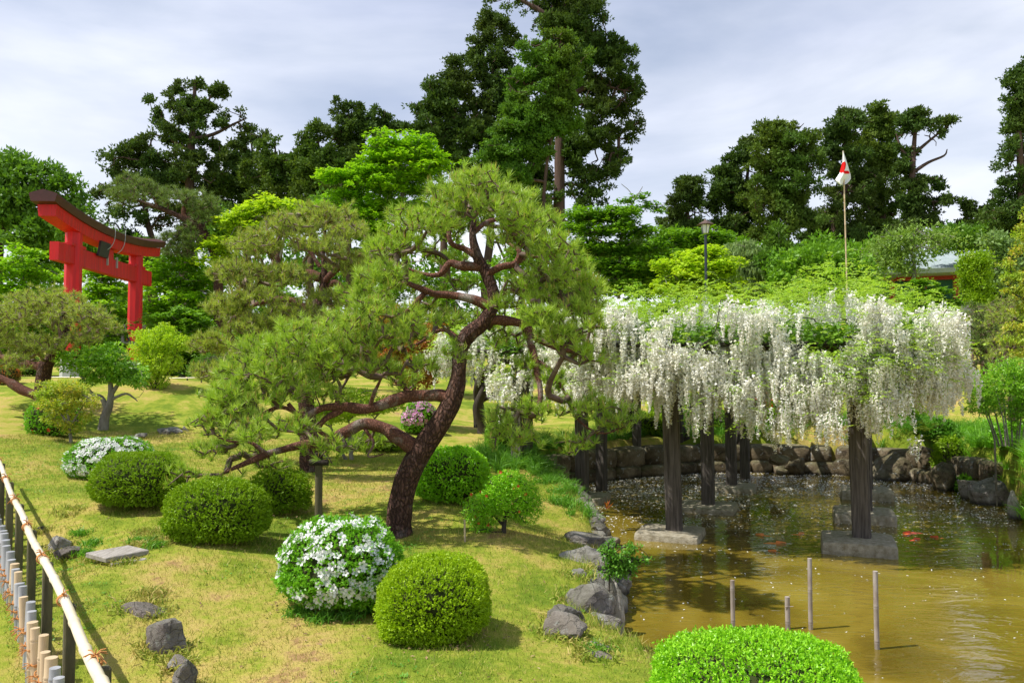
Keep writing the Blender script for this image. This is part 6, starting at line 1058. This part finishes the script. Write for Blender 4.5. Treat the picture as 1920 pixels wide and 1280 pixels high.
cedar('tallest middle cedar of the three beside the flag', 56, 1652, 560, [(1662, 200, 12, 5), (1645, 208, 24, 8), (1665, 220, 24, 10), (1640, 235, 26, 14), (1660, 252, 28, 16), (1630, 275, 30, 18), (1660, 290, 28, 18), (1635, 320, 34, 18), (1665, 330, 24, 18), (1640, 360, 40, 18), (1655, 395, 40, 20), (1635, 430, 46, 18), (1675, 430, 24, 20)], 316, 'cedar_olive', n=115)
T2 = trk([(1708, 520), (1709, 400), (1712, 300), (1718, 220)], 50, .34, .08) + [limb3(q, 50, .13, .03) for q in ([(1712, 290), (1745, 262), (1785, 230)], [(1710, 325), (1740, 305), (1770, 292), (1776, 280)], [(1710, 375), (1750, 378), (1795, 380)], [(1710, 345), (1740, 338), (1765, 342)], [(1710, 300), (1690, 280), (1680, 250)])]
cedar('one-sided cedar with a bare dead branch and boughs reaching right', 50, 1708, 560, [(1722, 212, 20, 6), (1700, 228, 16, 8), (1724, 232, 26, 8), (1712, 252, 24, 8), (1772, 228, 16, 5), (1760, 245, 22, 6), (1738, 258, 20, 6), (1705, 280, 20, 12), (1730, 278, 14, 5), (1700, 312, 22, 14), (1748, 336, 24, 5), (1715, 345, 22, 12), (1765, 350, 16, 6), (1700, 372, 26, 14), (1760, 376, 34, 6), (1715, 400, 28, 12), (1755, 396, 20, 5), (1745, 416, 26, 7), (1700, 430, 28, 16)], 317, n=80, br=.75, trunk=T2, flat=.4)
cedar('tall dark cedar cut off by the right picture edge', 42, 1925, 560, [(1912, 128, 12, 8), (1905, 150, 18, 14), (1925, 165, 26, 18), (1903, 190, 20, 16), (1925, 215, 34, 22), (1900, 240, 20, 18), (1915, 275, 36, 24), (1895, 305, 22, 18), (1915, 340, 40, 26), (1900, 380, 36, 20), (1885, 410, 36, 16), (1915, 420, 40, 20), (1970, 200, 40, 90), (1975, 360, 40, 80)], 318, n=150, br=.9)
cedar('small pointed cedar low between the hall and the right-edge cedar', 50, 1818, 560, [(1815, 388, 8, 6), (1816, 405, 16, 10), (1805, 425, 22, 12), (1830, 430, 20, 10), (1818, 450, 32, 12), (1845, 410, 12, 20), (1858, 405, 14, 16), (1870, 430, 24, 20)], 319, n=50, br=.7, tr=.2)
cedar('low dark conifers behind the flagpole foot', 57, 1550, 560, [(1556, 400, 16, 14), (1540, 425, 30, 14), (1560, 440, 40, 18), (1530, 455, 36, 14)], 320, n=40, br=.8, tr=.2)
cedar('low dark evergreen seen through the gap behind the giant cedar trunk', 60, 1000, 560, [(900, 370, 50, 20), (985, 400, 50, 16), (1030, 410, 36, 16), (1200, 470, 40, 20)], 321, n=50, tr=.2)
def tree(label, d, u, blobs, m, seed, n=70, mode='flat', br=.9, flat=.28, cl=16, nl=12, L=.17, Wd=.10, cr=.26, tr=.14, bark=None, name='maple_tree', cat='maple tree', drop=.25, vb=640, trunk=None, tri=True, depth=.8, shell=1.9, jit=0., tw=True):
    k = d / 36; return bough_tree(name, label, cat, d, px(u, vb, d), blobs, M[m], bark or GB, seed, nb=n, br=br * k, flat=flat, ncl=cl, cr=cr * k, nl=nl, L=L * k * 1.1, Wd=Wd * k * 1.3, mode=mode, depth=depth, tr=tr, twr=.010, drop=drop, shell=shell, trunk=trunk, tri=tri, jit=jit, twigtips=tw)
tree('big dark-leaved tree at the left edge behind the gate lintel', 44, 20, [(20, 300, 46, 14), (62, 318, 50, 18), (10, 335, 50, 20), (100, 348, 46, 18), (40, 365, 60, 20), (135, 368, 30, 14), (100, 392, 50, 16), (60, 412, 60, 18), (15, 400, 50, 24), (115, 430, 40, 16), (60, 455, 60, 18), (-40, 360, 50, 60), (150, 395, 18, 10)], 'broad', 331, n=120, mode='ball', br=.9, flat=.4, cl=18, L=.17, Wd=.11, bark=M['dark_bark'], name='broadleaf_tree', cat='tree', tr=.3,
     trunk=[limb3(q, 44, r, .06) for q, r in (([(-10, 640), (-5, 520), (5, 420), (20, 320)], .35), ([(0, 440), (40, 400), (70, 340)], .16), ([(0, 460), (50, 425), (100, 380)], .14), ([(20, 470), (70, 430), (120, 400)], .12))])
tree('pale green maple masses low at the left edge', 34, 40, [(40, 480, 50, 18), (10, 510, 50, 24), (75, 515, 50, 20), (40, 550, 60, 24), (95, 550, 40, 20), (60, 600, 70, 26), (-10, 600, 50, 40), (130, 520, 20, 20)], 'maple', 332, n=80)
tree('lime maple seen between the two gate pillars', 37, 190, [(190, 505, 40, 16), (215, 530, 40, 20), (180, 550, 40, 22), (215, 580, 50, 24), (180, 620, 50, 30), (225, 630, 40, 30), (195, 480, 12, 10)], 'maple', 333, n=75)
tree('layered bright maple right of the gate', 39, 335, [(335, 495, 50, 18), (300, 520, 36, 20), (375, 520, 46, 20), (330, 545, 60, 22), (390, 560, 50, 20), (300, 575, 44, 22), (350, 595, 60, 22), (395, 610, 44, 24), (300, 620, 40, 24), (350, 645, 60, 26), (400, 670, 50, 26), (290, 500, 20, 20)], 'maple', 334, n=130)
tree('yellow-green maple top peeking between the slanting pine and trained pine', 38, 460, [(500, 385, 44, 12), (480, 400, 36, 12), (555, 378, 12, 14), (450, 420, 44, 14), (425, 450, 44, 16), (530, 400, 40, 14), (400, 480, 40, 20), (460, 445, 40, 20)], 'maple_yellow', 335, n=75)
tree('tall fresh-green maple rising behind the two trained pines', 36, 735, [(745, 258, 40, 10), (770, 270, 44, 10), (720, 272, 34, 10), (790, 288, 50, 12), (725, 295, 54, 12), (820, 305, 30, 8), (700, 318, 50, 12), (775, 318, 60, 14), (640, 330, 44, 12), (720, 345, 60, 14), (790, 350, 50, 14), (660, 362, 60, 14), (625, 380, 44, 12), (720, 380, 60, 16), (780, 385, 40, 16), (660, 405, 60, 16), (700, 430, 50, 18), (650, 440, 40, 18), (730, 460, 40, 18), (690, 480, 40, 20), (610, 345, 20, 8)], 'maple', 336, n=210, br=.85,
     trunk=[limb3(q, 36, r, .03) for q, r in (([(735, 640), (738, 480), (745, 400), (770, 300)], .16), ([(728, 470), (712, 400), (712, 330), (700, 290)], .10), ([(745, 420), (760, 350), (770, 330)], .06), ([(720, 450), (660, 400), (640, 350)], .06))])
tree('deep green maple right of the big pine, touching the giant cedar trunk', 33, 1130, [(1105, 400, 40, 12), (1160, 402, 50, 10), (1080, 425, 36, 14), (1130, 430, 60, 14), (1190, 430, 50, 12), (1100, 460, 50, 16), (1160, 465, 60, 16), (1220, 470, 40, 12), (1110, 500, 60, 16), (1180, 500, 60, 16), (1130, 535, 70, 14), (1210, 520, 40, 14)], 'maple_mid', 337, n=130)
tree('thin wispy branches against the sky right of the giant cedar', 33.5, 1190, [(1195, 362, 16, 5), (1215, 372, 24, 6), (1175, 378, 16, 5), (1225, 388, 26, 5), (1190, 392, 20, 5), (1235, 398, 14, 3)], 'maple_mid', 338, n=16, br=.35, cl=7, nl=9, tr=.05, L=.14, trunk=[limb3(q, 33.5, r, .012) for q, r in (([(1160, 560), (1165, 440), (1185, 385), (1205, 350)], .07), ([(1178, 400), (1215, 385), (1250, 385)], .03), ([(1190, 375), (1180, 358), (1165, 345)], .02))])
tree('sunny yellow-green maple behind the lamp post', 30, 1310, [(1320, 470, 40, 10), (1290, 485, 44, 10), (1350, 490, 40, 12), (1265, 500, 40, 12), (1310, 508, 60, 14), (1355, 520, 36, 12), (1280, 530, 54, 14), (1340, 545, 40, 14)], 'maple_yellow', 339, n=90)
tree('weeping grey-green tree between the lamp and the stand of cedars', 33, 1400, [(1385, 462, 30, 10), (1415, 475, 44, 12), (1380, 490, 36, 16), (1430, 500, 36, 18), (1400, 520, 50, 18), (1370, 530, 26, 16)], 'grey_leaf', 340, n=65, mode='hang', drop=.6, L=.20, Wd=.06, name='weeping_tree', cat='tree')
tree('dark upright young conifer behind the wisteria centre', 31.5, 1457, [(1460, 440, 12, 16), (1462, 465, 20, 16), (1452, 490, 24, 18), (1465, 512, 24, 16)], 'cedar_mid', 341, n=30, mode='ball', br=.4, name='conifer_shrub', cat='conifer', L=.16, Wd=.08)
tree('wide bright green leafy tree at the foot of the flagpole', 29, 1535, [(1530, 478, 44, 10), (1500, 492, 40, 12), (1565, 490, 40, 12), (1535, 505, 60, 14), (1490, 520, 44, 14), (1570, 520, 44, 14), (1520, 540, 60, 14), (1600, 505, 26, 14), (1610, 535, 30, 16)], 'maple_mid', 342, n=110, mode='ball', flat=.5, name='leafy_tree', cat='tree')
tree('thin-leaved cherry tree partly hiding the hall roof', 31, 1700, [(1720, 432, 30, 8), (1690, 445, 44, 10), (1745, 448, 44, 8), (1665, 462, 40, 10), (1710, 468, 60, 10), (1645, 488, 44, 12), (1690, 498, 44, 10), (1650, 518, 40, 12)], 'cherry', 343, n=80, mode='ball', flat=.5, cl=11, nl=9, L=.13, Wd=.07, name='cherry_tree', cat='cherry tree', jit=1.4)
tree('low spreading dark green conifer in front of the hall', 29, 1738, [(1732, 532, 16, 8), (1740, 548, 30, 8), (1725, 560, 30, 9), (1760, 566, 30, 9), (1740, 578, 46, 9)], 'maple_mid', 344, n=50, br=.5, name='conifer_shrub', cat='conifer')
tree('thick column of clipped dark olive foliage before the hall', 29.5, 1829, [(1828, 488, 22, 12), (1826, 510, 24, 14), (1830, 532, 24, 14), (1828, 552, 24, 14)], 'hedge_dark', 345, n=60, mode='ball', br=.35, flat=.9, L=.10, Wd=.06, name='column_tree', cat='clipped tree', shell=4)
tree('grey-green rounded shrub tree behind the gold-tipped maple', 31, 1890, [(1885, 462, 30, 14), (1905, 480, 34, 18), (1875, 500, 26, 18), (1900, 520, 34, 20), (1880, 545, 26, 18), (1910, 560, 30, 20), (1860, 445, 20, 8)], 'grey_leaf', 346, n=70, mode='ball', flat=.6, name='shrub_tree', cat='shrub', br=.6)
tree('green tree low behind the hall at the right', 44, 1850, [(1840, 445, 30, 12), (1800, 448, 30, 10), (1870, 440, 30, 12), (1780, 440, 20, 8)], 'broad', 347, n=50, mode='ball', flat=.5, name='broadleaf_tree', cat='tree')
tree('maple filling the view low between the lamp and the big pine', 38, 1240, [(1250, 445, 40, 12), (1230, 480, 50, 14), (1270, 460, 30, 12), (1340, 440, 40, 16), (1350, 470, 50, 16)], 'maple_mid', 348, n=60)
tree('dark broadleaf mass behind the gate between cedars and maples', 50, 180, [(120, 460, 60, 24), (200, 450, 50, 24), (180, 490, 60, 26), (400, 440, 60, 26), (440, 420, 50, 24), (250, 480, 60, 26), (60, 500, 60, 26), (640, 380, 50, 24), (560, 400, 50, 24), (700, 440, 60, 26), (840, 400, 50, 30)], 'broad', 351, n=170, mode='ball', flat=.5, name='broadleaf_tree', cat='tree')
tree('deep green trees filling the slope behind the lamp and flagpole', 42, 1400, [(u, v, 70, 22) for u, v in ((1130, 480), (1220, 500), (1300, 460), (1380, 480), (1460, 490), (1540, 470), (1620, 480), (1340, 520), (1440, 530), (1240, 530), (1560, 520))], 'maple_mid', 352, n=200, mode='ball', flat=.5, name='slope_tree', cat='tree')
tree('low green maple growth around the foot of the gate', 29, 340, [(340, 600, 50, 26), (385, 640, 46, 30), (330, 655, 44, 30), (205, 640, 40, 30), (180, 600, 40, 30), (60, 620, 50, 30), (10, 650, 40, 30), (410, 690, 40, 20), (360, 690, 50, 16), (160, 660, 40, 24)], 'maple_mid', 353, n=130, vb=700)
# far wood closing the view at ground level
tree('distant mixed green wood closing the view behind the garden', 70, 900, [(u, v, 90, 45) for u, v in ((-60, 560), (80, 570), (240, 560), (400, 520), (560, 500), (720, 520), (880, 500), (1040, 500), (1200, 520), (1360, 520), (1520, 510), (1700, 530), (1860, 500), (2000, 470))] + [(u, 610, 100, 40) for u in range(-80, 2050, 130)], 'broad', 349, n=320, mode='ball', br=1.3, flat=.5, cl=16, nl=9, L=.22, Wd=.15, name='far_wood', cat='wood', vb=620, tw=False, tri=True)
bpy.data.objects['far_wood']['kind'] = 'stuff'
tree('green maple thicket behind the trained pines at mid height', 28, 560, [(430, 640, 60, 24), (520, 560, 60, 30), (600, 640, 70, 30), (690, 560, 60, 36), (760, 520, 50, 30), (820, 560, 60, 30), (880, 520, 50, 26), (980, 480, 60, 30), (1060, 560, 60, 24), (860, 610, 70, 22)], 'maple_mid', 350, n=130, br=.9, vb=660)

print('TRIS', sum(sum(len(p.vertices)-2 for p in m.polygons) for m in bpy.data.meshes if m.users) / 1e6)
